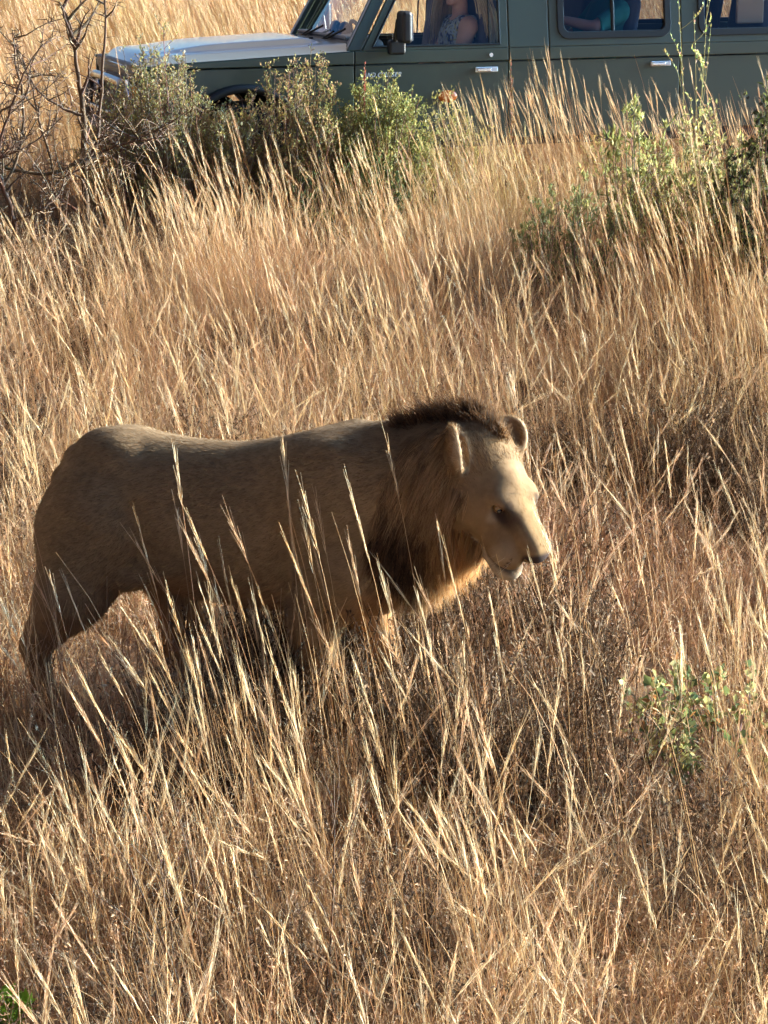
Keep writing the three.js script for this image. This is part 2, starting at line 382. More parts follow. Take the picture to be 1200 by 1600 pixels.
  // amount of mane at a place: inside an outline on the neck's side, and a crest along the top
  const edge = LION.maneEdge;
  const inMane = (x, y) => {                       // metres inside the outline, negative outside
    let inside = false, d = 9;
    for (let i = 0, j = edge.length - 1; i < edge.length; j = i++) {
      const a = edge[i], b = edge[j];
      if ((a.y > y) !== (b.y > y) && x < (b.x - a.x) * (y - a.y) / (b.y - a.y) + a.x) inside = !inside;
      const dx = b.x - a.x, dy = b.y - a.y, t = clamp(((x - a.x) * dx + (y - a.y) * dy) / (dx * dx + dy * dy), 0, 1);
      d = Math.min(d, Math.hypot(x - a.x - dx * t, y - a.y - dy * t));
    }
    return inside ? d : -d;
  };
  const neckA = V(0.30, 0.88, 0), neckD = occ.clone().sub(neckA), nl2 = neckD.lengthSq();
  const mane = (o) => {
    const q = toHead(o.x, o.y, o.z), az = Math.abs(q[2]);
    if (q[0] > (q[1] < -0.12 ? 0.15 : 0.06) || (q[1] > 0.05 && az > 0.070 && q[0] > -0.15)) return [0, 0, q, 0, V()];
    const t = o.clone().sub(neckA).dot(neckD) / nl2, off = o.clone().sub(neckA).addScaledVector(neckD, -t);
    const crest = smooth(0.085, 0.012, Math.abs(off.z)) * smooth(0.40, 0.70, t + 0.12 * noise(o.x * 7, o.y * 7, o.z * 7)) * (off.y > 0 ? 1 : 0) * smooth(-0.035, -0.085, q[0]);
    const side = smooth(-0.02, 0.05, inMane(o.x, o.y) + 0.025 * noise(o.x * 14, o.y * 14, o.z * 14)) * (q[1] > 0.04 ? smooth(-0.06, -0.10, q[0]) : q[1] < -0.12 ? smooth(0.14, 0.09, q[0]) : smooth(0.04, 0.0, q[0]));
    return [Math.max(crest, side), crest, q, t, off];
  };
  // short coat
  const fur = new Build();
  const lie = (o, n, q) => {                       // the way the coat lies: backwards, down the legs, back from the nose
    const d = o.y < 0.5 ? V(-0.15, -1, 0) : V(-1, -0.35, 0);
    if (q && q[0] > -0.2 && Math.abs(q[2]) < 0.2) d.copy(LION.headX).multiplyScalar(-1);
    return d.addScaledVector(n, -d.dot(n)).normalize();
  };
  const strand = (B, o, n, dir, len, wid, lift, droop, col, colTip, seg, flat = 0.5) => {
    const pts = [], hw = [], d = dir.clone().addScaledVector(n, lift).normalize(), p = o.clone();
    for (let k = 0; k <= seg; k++) {
      pts.push(p.clone()); hw.push(wid * (1 - 0.85 * (k / seg)));
      d.y -= droop / seg; d.normalize(); p.addScaledVector(d, len / seg);
    }
    const side = V().crossVectors(dir, flat < 1 ? n.clone().multiplyScalar(0.8).add(V(R() - 0.5, R() - 0.5, R() - 0.5).multiplyScalar(1.6 * (1 - flat))) : n).normalize();
    B.ribbon(pts, hw, side, col, colTip);
  };
  for (let k = 0; k < LION.furCount; k++) {
    const [o, n] = sample();
    if (o.y < 0.12) continue;
    const q = toHead(o.x, o.y, o.z), face = q[0] > 0 && q[0] < 0.4 && Math.hypot(q[1], q[2]) < 0.2;
    if (q[0] > 0.265 && face) continue;
    const az = Math.abs(q[2]), ear = q[1] > 0.07 && az > 0.075 && q[0] > -0.16 && q[0] < 0 && q[1] < 0.24;
    if (Math.hypot(q[0] - 0.105, q[1] - 0.03, az - 0.065) < 0.032) continue;
    const c = coat(o.x, o.y, o.z, n.x, n.y, n.z), g = face ? 0.95 + 0.3 * R() : 0.7 + 0.6 * R();
    const dir = lie(o, n, q).add(V(R() - 0.5, R() - 0.5, R() - 0.5).multiplyScalar(0.5)).normalize();
    const len = (face ? 0.007 : ear ? 0.016 : n.y < -0.3 ? 0.026 : 0.014) * (0.6 + 0.8 * R());
    strand(fur, o, n, dir, len, 0.0007, ear ? 0.7 : face && q[0] > -0.02 ? 0.02 : 0.24, 0.1, c.map((x) => x * g * 0.85), c.map((x) => x * g * 1.1), 1, face ? 1 : 0.6);
  }
  const hair = new THREE.MeshPhysicalMaterial({ vertexColors: true, roughness: 1, specularIntensity: 0.15, side: THREE.DoubleSide, transmission: 0.25, thickness: 0 });
  const furMesh = part('fur', fur.geometry(), hair, lion); furMesh.userData.kind = 'stuff';
  // mane
  const mb = new Build(); let placed = 0, tries = 0;
  while (placed < LION.maneLocks && tries++ < LION.maneLocks * 90) {
    const [o, n] = sample();
    if (o.x < 0.15 || o.y < 0.4) continue;
    const [w, crest, q, t, off] = mane(o);
    if (w < 0.05 || R() > w * 1.1 + 0.1) continue;
    placed++;
    const up = crest > 0.3, bd = smooth(0.17, 0.07, Math.hypot(o.x - LION.beard.x, o.y - LION.beard.y)), ik = smooth(0.165, 0.05, Math.hypot(o.x - LION.ink.x, (o.y - LION.ink.y) * 0.8) + 0.06 * (R() - 0.5));
    const dir = up ? V(-0.38, 0.36, 0.10) : V(-0.34 + 0.25 * bd, -0.92, 0.05);
    dir.add(V(R() - 0.5, R() - 0.5, R() - 0.5).multiplyScalar(up ? 0.8 : 0.7)).addScaledVector(n, up ? 0.35 : 0.10);
    if (!up) dir.addScaledVector(n, (n.y > -0.3 ? -0.55 : 0) * dir.dot(n));
    dir.normalize();
    let len = up ? 0.078 * (0.4 + 0.9 * R()) * smooth(-0.02, -0.16, q[0] - 0.04) * (0.4 + 0.6 * crest) : lerp(0.075, 0.115, smooth(0.06, -0.14, off.y)) * (0.65 + 0.6 * R()) * (0.3 + 0.7 * w);
    len = lerp(len, 0.07 + 0.07 * R(), bd * 0.8);
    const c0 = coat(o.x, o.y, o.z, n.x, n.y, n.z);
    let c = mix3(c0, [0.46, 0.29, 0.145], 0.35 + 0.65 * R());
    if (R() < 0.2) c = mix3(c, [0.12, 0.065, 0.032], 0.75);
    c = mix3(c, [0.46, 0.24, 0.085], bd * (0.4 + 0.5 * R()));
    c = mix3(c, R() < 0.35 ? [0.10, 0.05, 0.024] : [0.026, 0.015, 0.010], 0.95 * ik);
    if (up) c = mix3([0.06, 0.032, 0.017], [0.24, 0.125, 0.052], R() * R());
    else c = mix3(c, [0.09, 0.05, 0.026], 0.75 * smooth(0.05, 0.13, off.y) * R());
    if (o.z < -0.02 && q[0] > -0.08) c = mix3(c, [0.46, 0.25, 0.09], 0.7);  // far side hair turned orange, sunlight put into its colour
    // one lock: strands that draw together towards its tip
    const k1 = up ? 12 : 17, sway = V(R() - 0.5, R() - 0.5, R() - 0.5).multiplyScalar(0.7), sag = up ? 0.45 : 0.55, g0 = 0.75 + 0.5 * R(), wide = up ? 0.014 : 0.017;
    for (let k = 0; k < k1; k++) {
      const so = V(R() - 0.5, R() - 0.5, R() - 0.5).multiplyScalar(2 * wide), p = o.clone().add(so).addScaledVector(n, -so.dot(n) - 0.004), d = dir.clone().addScaledVector(n, up ? 0.25 : 0.38).normalize();
      const pts = [], hw = [], L = len * (0.7 + 0.45 * R()), seg = 5, fuzz = V(R() - 0.5, R() - 0.5, R() - 0.5).multiplyScalar(0.30);
      for (let q2 = 0; q2 <= seg; q2++) {
        pts.push(p.clone()); hw.push(0.0011 * (1 - 0.8 * q2 / seg));
        d.y -= sag / seg; d.addScaledVector(sway, 0.28 / seg * q2).addScaledVector(fuzz, 0.5 / seg * q2).addScaledVector(so, -1.2 * q2).normalize();
        p.addScaledVector(d, L / seg);
      }
      const g = g0 * (0.8 + 0.4 * R()), sd = V().crossVectors(d, n.clone().add(V(R() - 0.5, R() - 0.5, R() - 0.5).multiplyScalar(1.2))).normalize();
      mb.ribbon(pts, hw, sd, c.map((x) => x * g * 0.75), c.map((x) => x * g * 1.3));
    }
  }
  const maneHair = hair.clone(); maneHair.transmission = 0.5;
  const maneMesh = part('mane', mb.geometry(), maneHair, lion);
  // tail tuft
  const tb = new Build(), end = V(...T[T.length - 1]);
  for (let k = 0; k < 500; k++) strand(tb, end.clone().add(V(R() - 0.5, R() - 0.5, R() - 0.5).multiplyScalar(0.03)), V(R() - 0.5, 0, R() - 0.5), V(R() - 0.6, -1.4, R() - 0.5).normalize(), 0.1 + 0.06 * R(), 0.0012, 0.1, 0.2, dark, [0.08, 0.05, 0.03], 3);
  part('tail_tuft', tb.geometry(), hair, lion);
  // eyes, nose, whiskers
  const eyeM = new THREE.MeshPhysicalMaterial({ color: new THREE.Color(0.20, 0.10, 0.025), roughness: 0.3, clearcoat: 0.3 });
  const pupilM = new THREE.MeshPhysicalMaterial({ color: new THREE.Color(0.01, 0.008, 0.006), roughness: 0.25, clearcoat: 0.3 });
  for (const s of [-1, 1]) {
    const e = part('eye', new THREE.SphereGeometry(0.0165 * HS, 24, 16), eyeM, lion);
    e.position.copy(fromHead(0.098, 0.030, s * 0.062));
    const look = V(0.86, 0.02, s * 0.5).normalize();
    const p = part('pupil', new THREE.SphereGeometry(0.0092 * HS, 16, 12), pupilM, e);
    p.position.copy(look.clone().applyMatrix4(headTurn).multiplyScalar(0.0115 * HS));
  }
  for (const s of [-1, 1]) {
   const wb = new Build();
   for (let k = 0; k < 7; k++) {
    const o = fromHead(0.245 - 0.022 * (k % 4), -0.048 - 0.017 * Math.floor(k / 4), s * 0.074), d = V(0.15 - R() * 0.5, -0.35 + 0.3 * R(), s * 0.9).normalize().applyMatrix4(headTurn);
    strand(wb, o, d, d, 0.06 + 0.04 * R(), 0.0003, 0, 0.35, [0.55, 0.48, 0.38], [0.55, 0.48, 0.38], 4);
  }
   part('whiskers', wb.geometry(), hair, lion).userData.kind = 'stuff';
  }
}

// ---------------------------------------------------------------- ground
{
  const S = 512, data = new Uint8Array(S * S * 4), R = rng(5), sum = new Float32Array(S * S);
  for (const [step, amp] of [[1, 0.30], [4, 0.25], [16, 0.25], [64, 0.2]]) {
    const n = S / step, cells = Float32Array.from({ length: n * n }, () => R());
    for (let j = 0; j < S; j++) for (let i = 0; i < S; i++) {
      const x = i / step, y = j / step, x0 = Math.floor(x), y0 = Math.floor(y), u = x - x0, v = y - y0, c = (a, b) => cells[(b % n) * n + a % n];
      sum[j * S + i] += amp * (lerp(lerp(c(x0, y0), c(x0 + 1, y0), u), lerp(c(x0, y0 + 1), c(x0 + 1, y0 + 1), u), v) - 0.5);
    }
  }
  for (let k = 0; k < S * S; k++) { const g = 1 + 1.5 * sum[k]; data.set([clamp(132 * g, 0, 255), clamp(100 * g, 0, 255), clamp(68 * g, 0, 255), 255], k * 4); }
  const tex = new THREE.DataTexture(data, S, S); tex.colorSpace = THREE.SRGBColorSpace; tex.wrapS = tex.wrapT = THREE.RepeatWrapping; tex.magFilter = THREE.LinearFilter; tex.needsUpdate = true;
  const xs = [], zs = [];
  for (let x = -1200; x < -10; x += 70) xs.push(x); for (let x = -10; x <= 10; x += 0.25) xs.push(x); for (let x = 70; x <= 1200; x += 70) xs.push(x);
  for (let z = -2000; z < -45; z += 90) zs.push(z); for (let z = -45; z <= 4; z += 0.25) zs.push(z); for (let z = 60; z <= 600; z += 90) zs.push(z);
  const p = [], uv = [], idx = [];
  for (const z of zs) for (const x of xs) { const near = Math.abs(x) <= 10.1 && z >= -45.1 && z <= 4.1; p.push(x, near ? groundY(x, z) : -0.10 * smooth(-14.2, -16.8, z), z); uv.push(x / 1.1, z / 1.1); }
  const W = xs.length;
  for (let j = 0; j + 1 < zs.length; j++) for (let i = 0; i + 1 < W; i++) { const a = j * W + i; idx.push(a, a + W, a + 1, a + 1, a + W, a + W + 1); }
  const g = new THREE.BufferGeometry(); g.setAttribute('position', new THREE.Float32BufferAttribute(p, 3)); g.setAttribute('uv', new THREE.Float32BufferAttribute(uv, 2)); g.setIndex(idx); g.computeVertexNormals();
  const m = shade(new THREE.Mesh(g, new THREE.MeshStandardMaterial({ map: tex, roughness: 1 }))); m.name = 'ground'; m.userData.kind = 'structure'; scene.add(m);
}

// ---------------------------------------------------------------- dry grass
// the tall grass gives way round bushes; last gap added so sun reaches the lion: [x, z, across, deep]
const CLEAR = [[575, 365, 0.55, 0.75], [290, 378, 0.5, 0.75], [430, 368, 0.55, 0.75], [712, 350, 0.25, 0.4], [1135, 440, 0.55, 0.9], [1000, 445, 0.3, 0.5], [880, 490, 0.3, 0.4], [1180, 505, 0.4, 0.7], [1110, 1245, 0.35, 0.4], [560, 400, 0.4, 0.5], [134, 440, 0.7, 0.9], [30, 440, 0.7, 0.9], [20, 520, 0.8, 0.7], [150, 510, 0.5, 0.6], [20, 580, 0.6, 0.5], [140, 570, 0.45, 0.4], [1150, 520, 0.5, 0.5], [1000, 500, 0.35, 0.5], [870, 540, 0.3, 0.4], [1120, 850, 0.3, 0.35], [540, 1150, 0.3, 0.2], [170, 390, 0.4, 0.5]].map(([px, py, a, b]) => { const p = spot(px, py); return [p.x, p.z + 0.25, a, b]; }).concat([[0.2, -7.5, 0.5, 0.3]]);
const byCar = (z) => smooth(-12.6, -13.6, z) * smooth(-17.2, -16.2, z);
const GRASS_MORE = (x, z) => { let w = 0; for (const [a, b, rx, rz] of CLEAR) w = Math.max(w, smooth(1.3, 0.7, Math.hypot((x - a) / rx, (z - b) / rz))); return -0.9 * w - 0.22 * smooth(-9.0, -7.5, z) - 0.15 * byCar(z); };
const CAR = { x: -0.435, y: -0.065, z: -15.7, turn: 197 * D, lean: 5 * D, nose: 1 * D };
const inCar = (x, z, m) => { const c = Math.cos(CAR.turn), s = Math.sin(CAR.turn), dx = x - CAR.x, dz = z - CAR.z, lx = dx * c - dz * s, lz = dx * s + dz * c; return lx > -4.45 - m && lx < 1.8 + m && Math.abs(lz) < 0.9 + m; };
const lionBox = (x, z) => { const c = Math.cos(18 * D), s = Math.sin(18 * D), dx = x - LION.at.x, dz = z - LION.at.z; return [dx * c + dz * s, -dx * s + dz * c]; };
const leafy = (color, through = 0.35) => new THREE.MeshPhysicalMaterial({ vertexColors: true, color, roughness: 1, specularIntensity: 0.12, transmission: through, thickness: 0, side: THREE.DoubleSide });
{
  const strawM = leafy(0xffffff, 0.3);
  const STRAW = [[0.71, 0.535, 0.335], [0.65, 0.465, 0.275], [0.77, 0.605, 0.40], [0.57, 0.395, 0.235], [0.67, 0.455, 0.295]];
  const HEAD = [[0.72, 0.56, 0.36], [0.68, 0.51, 0.31], [0.74, 0.60, 0.41], [0.66, 0.46, 0.30]];
  const pick = (R, a) => a[Math.floor(R() * a.length)];
  const tone = (c, g) => c.map((x) => x * g);
  // one flowering stalk leaning to -x, with its spike of spikelets
  function stalk(B, R, o, h, lean, yaw, headed, thick) {
    const col = tone(pick(R, STRAW), 0.75 + 0.4 * R()), pts = [], rad = [], n = 6;
    const bend = lean * (0.4 + R());
    for (let k = 0; k <= n; k++) {
      const t = k / n, a = lean * 0.5 + bend * t * t;
      if (!k) pts.push(o.clone()); else pts.push(pts[k - 1].clone().add(V(-Math.cos(yaw) * Math.sin(a), Math.cos(a), Math.sin(yaw) * Math.sin(a)).multiplyScalar(h / n)));
      rad.push(lerp(thick, thick * 0.45, t));
    }
    B.tube(pts, rad, tone(col, 0.95), 3, col);
    const up = pts[n].clone().sub(pts[n - 1]).normalize();
    if (headed) {
      const L = 0.11 + 0.10 * R(), m = 13 + Math.floor(9 * R()), hc = pick(R, HEAD), g = 0.8 + 0.3 * R(), open = 0.05 + 0.10 * R();
      const side = V(R() - 0.5, R() - 0.5, R() - 0.5).cross(up).normalize();
      for (let k = 0; k < m; k++) {
        const t = k / m, p = pts[n].clone().addScaledVector(up, (t - 0.55) * L);
        side.applyAxisAngle(up, 2.4);
        const d = up.clone().addScaledVector(side, open * (1.2 - 0.6 * t)).normalize();
        B.leaf(p, d, side, (0.030 + 0.030 * R()) * (1.1 - 0.4 * t), 0.0010 + 0.0008 * R(), 0.0006, tone(hc, g * (0.8 + 0.4 * R())));
        if (R() < 0.5) { const e = p.clone().addScaledVector(d, 0.075 + 0.03 * R()); B.ribbon([p, e], [0.0005, 0.0003], side, tone(hc, g)); }
      }
    }
  }
  function blade(B, R, o, h, lean, yaw, wid, col, curl = 1) {
    const pts = [], hw = [], n = 5; let a = lean * 0.4;
    for (let k = 0; k <= n; k++) {
      if (!k) pts.push(o.clone()); else pts.push(pts[k - 1].clone().add(V(-Math.cos(yaw) * Math.sin(a), Math.cos(a), Math.sin(yaw) * Math.sin(a)).multiplyScalar(h / n)));
      a += lean * curl * (0.2 + 0.5 * R()); hw.push(wid * (1 - 0.8 * (k / n) ** 2));
    }
    const s = R() * 6.28;
    B.ribbon(pts, hw, V(Math.sin(s), 0, Math.cos(s)), col, tone(col, 1.1));
  }
  const disc = (R, r) => { const a = R() * 6.28, q = Math.sqrt(R()) * r; return V(Math.cos(a) * q, -0.02, Math.sin(a) * q); };
  const herb = (B, R, o0, dk, g0) => {       // a dry herb: wiry branching stems with small curled leaves
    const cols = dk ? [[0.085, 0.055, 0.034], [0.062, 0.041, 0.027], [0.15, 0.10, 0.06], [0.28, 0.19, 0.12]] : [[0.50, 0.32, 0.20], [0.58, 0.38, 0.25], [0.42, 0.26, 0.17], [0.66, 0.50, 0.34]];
    for (let k = 0; k < (dk ? 9 : 6); k++) {
      const o = disc(R, 0.10).add(o0), h = (dk ? 0.20 : 0.14) + 0.20 * R(), yaw = R() * 6.28, a = 0.1 + 0.5 * R(), sc = tone(pick(R, cols), g0 * (0.8 + 0.3 * R()));
      const d = V(Math.cos(yaw) * Math.sin(a), Math.cos(a), Math.sin(yaw) * Math.sin(a));
      const m1 = o.clone().addScaledVector(d, h * 0.5), m2 = o.clone().addScaledVector(d, h).add(V(R() - 0.5, 0, R() - 0.5).multiplyScalar(0.05));
      B.tube([o, m1, m2], [0.0016, 0.0013, 0.0008], sc);
      for (let q = 0; q < 4; q++) {
        const t = 0.3 + 0.65 * R(), p = o.clone().lerp(m2, t), bd = V(R() - 0.5, 0.2 + 0.5 * R(), R() - 0.5).normalize(), e = p.clone().addScaledVector(bd, 0.04 + 0.07 * R());
        B.tube([p, e], [0.0009, 0.0005], sc);
        for (let z = 0; z < 5; z++) { const lp = p.clone().lerp(e, 0.2 + 0.8 * R()), ld = V(R() - 0.5, R() - 0.35, R() - 0.5).normalize(); B.leaf(lp, ld, V(R() - 0.5, 1, R() - 0.5).normalize(), 0.008 + 0.012 * R(), 0.0016 + 0.0022 * R(), 0.002, tone(pick(R, cols), g0 * (0.7 + 0.6 * R()))); }
      }
    }
  };
  const shortTuft = (B, R, o0, g0) => {
    for (let k = 0; k < 36; k++) blade(B, R, disc(R, 0.12).add(o0), 0.08 + 0.30 * R(), 0.2 + 1.1 * R(), R() * 6.28, 0.0009 + 0.0010 * R(), tone(pick(R, [[0.56, 0.39, 0.23], [0.62, 0.44, 0.26], [0.46, 0.30, 0.18], [0.68, 0.51, 0.32]]), g0 * (0.6 + 0.55 * R())));
    for (let k = 0; k < 5; k++) stalk(B, R, disc(R, 0.12).add(o0), 0.22 + 0.3 * R(), 0.1 + 0.5 * R(), R() * 6.28, R() < 0.3, 0.0010 + 0.0004 * R());
  };
  const tallTuft = (B, R, o0, g0, few) => {
    const n = few ? 1 + Math.floor(3 * R()) : 6 + Math.floor(9 * R()), y0 = (R() - 0.5) * 0.8, h0 = 0.50 + 0.26 * R();
    for (let k = 0; k < n; k++) stalk(B, R, disc(R, few ? 0.09 : 0.17).add(o0), h0 + 0.30 * R() + (R() < 0.12 ? 0.2 : 0), 0.14 + 0.16 * R() + 0.34 * R() * R() * R(), y0 + (R() - 0.5) * 1.4, R() < 0.40, 0.0010 + 0.0007 * R());
    for (let k = 0; k < (few ? 5 : 14); k++) blade(B, R, disc(R, 0.09).add(o0), 0.22 + 0.36 * R(), 0.12 + 0.7 * R(), (R() - 0.5) * 3.6, 0.0011 + 0.0010 * R(), tone(pick(R, STRAW), g0 * (0.6 + 0.45 * R())));
  };
  const CELL = 0.5;
  const inCell = (R) => V((R() - 0.5) * CELL * 1.25, 0, (R() - 0.5) * CELL * 1.25);
  const make = (n, seed, f) => Array.from({ length: n }, (_, v) => { const B = new Build(); f(B, rng(seed + v), v); return B.geometry(); });
  const single = {
    tall: make(24, 100, (B, R) => tallTuft(B, R, V(), 1, true)), low: make(6, 200, (B, R) => shortTuft(B, R, V(), 1)),
    litter: make(6, 300, (B, R) => herb(B, R, V(), false, 1)), dark: make(8, 400, (B, R) => herb(B, R, V(), true, 1)),
  };
  const TALL_N = [1, 2, 4, 6, 9];
  const patch = {
    tall: TALL_N.map((n, c) => make(5, 500 + 20 * c, (B, R) => { for (let k = 0; k < n; k++) tallTuft(B, R, inCell(R), 0.85 + 0.3 * R()); })),
    floor: make(8, 700, (B, R) => { for (let k = 0; k < 15; k++) shortTuft(B, R, inCell(R), 0.85 + 0.3 * R()); for (let k = 0; k < 9; k++) herb(B, R, inCell(R), false, 0.85 + 0.3 * R()); }),
    thin: make(4, 800, (B, R) => { for (let k = 0; k < 5; k++) shortTuft(B, R, inCell(R), 0.85 + 0.3 * R()); }),
  };
  // where each kind stands
  const dens = rng(9);
  const patches = [];        // dark herb patches: [px, py, radius across, radius deep, how dense]
  for (const [px, py, rx, rz, k] of [[440, 1060, 0.16, 0.5, 1], [540, 1080, 0.40, 0.5, 1], [510, 1135, 0.34, 0.3, 1], [680, 1060, 0.2, 0.35, 0.6], [1120, 790, 0.36, 0.6, 1], [1160, 720, 0.3, 0.4, 1], [200, 1290, 0.18, 0.30, 0.8], [110, 1290, 0.16, 0.2, 0.5], [340, 1250, 0.22, 0.3, 0.5], [930, 1200, 0.14, 0.25, 0.6], [1050, 1250, 0.2, 0.3, 0.6], [1130, 1340, 0.25, 0.3, 0.6], [860, 1360, 0.16, 0.25, 0.5], [760, 1290, 0.14, 0.2, 0.5], [460, 1510, 0.18, 0.22, 0.9], [640, 1440, 0.3, 0.3, 0.4], [20, 820, 0.16, 0.4, 0.8], [60, 440, 0.8, 0.9, 0.85], [150, 470, 0.4, 0.6, 0.5], [900, 600, 0.6, 0.5, 0.25], [330, 1560, 0.12, 0.12, 0.6]]) { const p = spot(px, py); patches.push([p.x, p.z, rx, rz, k]); }
  const darkness = (x, z) => { let w = 0.5 * smooth(0.16, 0.40, noise(x * 2.3 + 4, z * 1.9)) * smooth(-9.5, -8, z) + 0.4 * smooth(0.18, 0.4, noise(x * 1.6 + 4, z * 1.2)) * smooth(-13, -11, z); for (const [a, b, rx, rz, k] of patches) w = Math.max(w, k * smooth(1.25, 0.4, Math.hypot((x - a) / rx, (z - b) / rz))); return w; };  // noise adds dark herb spots that stand in for shaded gaps
  const tint = (R, x, z) => { const n = fbm(x * 0.55, z * 0.35), m = noise(x * 1.9 + 7, z * 1.3), g = 0.95 + 0.20 * m + 0.12 * (R() - 0.5); const pink = clamp(0.5 + n * 1.6, 0, 1); const gr = 0.55 * smooth(0.10, 0.35, fbm(x * 0.7 + 20, z * 0.5 + 3)) * smooth(-7.5, -9, z); return [g * (1 - 0.14 * gr) * lerp(1.03, 1.0, pink), g * lerp(1.01, 0.92, pink), g * (1 - 0.3 * gr) * lerp(0.90, 0.88, pink)]; };
  const tallness = (x, z) => clamp(0.42 + 1.25 * fbm(x * 0.8 + 3, z * 0.6 + 8) - 0.45 * darkness(x, z) + 0.22 * smooth(-8.6, -11, z) + 0.25 * smooth(-16, -20, z) + GRASS_MORE(x, z), 0, 1);
  const bag = () => new Map();                       // geometry -> places
  const sets = { tall: bag(), short: bag(), litter: bag(), dark: bag() };
  const put = (set, geo, ...a) => { if (!sets[set].has(geo)) sets[set].set(geo, []); sets[set].get(geo).push(a); };
  const R = dens;
  const nearLion = (x, z, m) => { const [lx, lz] = lionBox(x, z); return lx > -1.05 - m && lx < 1.05 + m && lz > -0.35 - m && lz < 0.42 + m; };
  const legWindow = (x, z) => { const [lx, lz] = lionBox(x, z); return lx > -0.50 && lx < -0.10 && lz > -0.35 && lz < 0.75 && R() < 0.7; };
  const before = (x, z) => { const [lx, lz] = lionBox(x, z); return lx > -0.9 && lx < 1.1 && lz > 0.32; };
  const inLion = (x, z) => { const [lx, lz] = lionBox(x, z); return lx > -0.95 && lx < 1.0 && lz > -0.27 && lz < 0.27; };
  for (let d = 3.7; d < 42; d += CELL) {
    const w = 0.19 * d + 1.0;
    for (let x0 = -w; x0 < w + 0.4; x0 += CELL) {
      const x = x0 + (R() - 0.5) * 0.2, z = -d + (R() - 0.5) * 0.2, flip = Math.PI * Math.round(R());
      if (nearLion(x, z, 0.5) || inCar(x, z, 0.45)) {      // beside the animal and the vehicle tuft by tuft
        const place = () => [x + (R() - 0.5) * CELL, z + (R() - 0.5) * CELL];
        for (let k = 0; k < 17; k++) { const [a, b] = place(), bf = before(a, b); if ((k > 9 && !bf) || R() > tallness(a, b) + (bf ? 0.55 : 0.14) || inLion(a, b) || legWindow(a, b) || inCar(a, b, 0.12)) continue; put('tall', pick(R, single.tall), a, b, (R() - 0.5) * 1.2, 0.8 + 0.35 * R(), (0.85 + (bf ? 0.45 : 0.3) * R()) * (1 - 0.03 * byCar(b)), tint(R, a, b)); }
        for (let k = 0; k < 13; k++) { const [a, b] = place(); if (inCar(a, b, 0) || legWindow(a, b) || R() < 0.8 * darkness(a, b)) continue; put('short', pick(R, single.low), a, b, R() * 6.28, 0.8 + 0.5 * R(), 0.7 + 0.5 * R(), tint(R, a, b)); }
        for (let k = 0; k < 8; k++) { const [a, b] = place(); if (inCar(a, b, 0) || R() < 0.9 * darkness(a, b)) continue; put('litter', pick(R, single.litter), a, b, R() * 6.28, 0.8 + 0.5 * R(), 0.7 + 0.5 * R(), tint(R, a, b)); }
        continue;
      }
      const t = tallness(x, z), c = clamp(Math.floor(t * 5 + (R() - 0.5)), 0, 4);
      if (t > 0.04) put('tall', pick(R, patch.tall[c]), x, z, (R() - 0.5) * 0.7, 1, (0.85 + 0.3 * R()) * (1 - 0.03 * byCar(z)), tint(R, x, z));
      if (d > 20) put('short', pick(R, patch.thin), x, z, R() * 6.28, 1, 0.9 + 0.3 * R(), tint(R, x, z));
      else if (R() > 0.75 * darkness(x, z)) put('short', pick(R, patch.floor), x, z, Math.floor(R() * 4) * Math.PI / 2, 1, 0.8 + 0.45 * R(), tint(R, x, z));
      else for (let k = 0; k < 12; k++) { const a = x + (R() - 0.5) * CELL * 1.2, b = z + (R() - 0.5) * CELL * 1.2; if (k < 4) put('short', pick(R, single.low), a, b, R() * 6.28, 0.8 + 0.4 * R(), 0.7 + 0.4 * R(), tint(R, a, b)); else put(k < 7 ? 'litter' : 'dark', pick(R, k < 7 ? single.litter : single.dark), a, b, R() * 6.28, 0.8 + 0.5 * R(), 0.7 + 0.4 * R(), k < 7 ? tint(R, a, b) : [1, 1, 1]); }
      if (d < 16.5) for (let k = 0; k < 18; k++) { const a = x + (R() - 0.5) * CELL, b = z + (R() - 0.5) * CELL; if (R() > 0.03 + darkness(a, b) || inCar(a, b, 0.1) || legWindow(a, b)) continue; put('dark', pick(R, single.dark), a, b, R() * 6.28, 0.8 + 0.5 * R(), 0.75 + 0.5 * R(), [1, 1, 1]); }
    }
  }
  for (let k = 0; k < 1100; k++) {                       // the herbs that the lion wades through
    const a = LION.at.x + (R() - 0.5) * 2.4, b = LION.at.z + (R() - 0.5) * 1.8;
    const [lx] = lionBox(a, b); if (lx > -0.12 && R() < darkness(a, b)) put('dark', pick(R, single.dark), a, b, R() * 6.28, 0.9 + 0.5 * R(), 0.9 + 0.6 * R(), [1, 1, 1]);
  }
  const m4 = new THREE.Matrix4(), q4 = new THREE.Quaternion(), Y = V(0, 1, 0), col = new THREE.Color();
  let many = 0;
  const scatter = (name, label, set, mat) => {
    const g = thing(name, label, 'grass'); g.userData.kind = 'stuff';
    for (const [geo, mine] of sets[set]) {
      const im = shade(new THREE.InstancedMesh(geo, mat, mine.length)); im.name = 'tufts'; im.userData.kind = 'stuff'; many += mine.length;
      mine.forEach(([x, z, yaw, s, sy, c], k) => {
        im.setMatrixAt(k, m4.compose(V(x, groundY(x, z), z), q4.setFromAxisAngle(Y, yaw), V(s, s * sy, s)));
        im.setColorAt(k, col.setRGB(c[0], c[1], c[2]));
      });
      g.add(im);
    }
  };
  if (ONLY.grass) {
    scatter('tall_grass', 'tall straw coloured grass with pale seed heads leaning left all over the ground', 'tall', strawM);
    scatter('short_grass', 'short tangled dry grass between the tall seeded stalks', 'short', strawM);
    scatter('dry_undergrowth', 'low reddish brown dried herbs matted under the tall grass', 'litter', strawM);
    scatter('dark_undergrowth', 'dark brown withered herbs in patches under the lion and lower right, some standing for shade', 'dark', leafy(0xffffff, 0.1));
  }
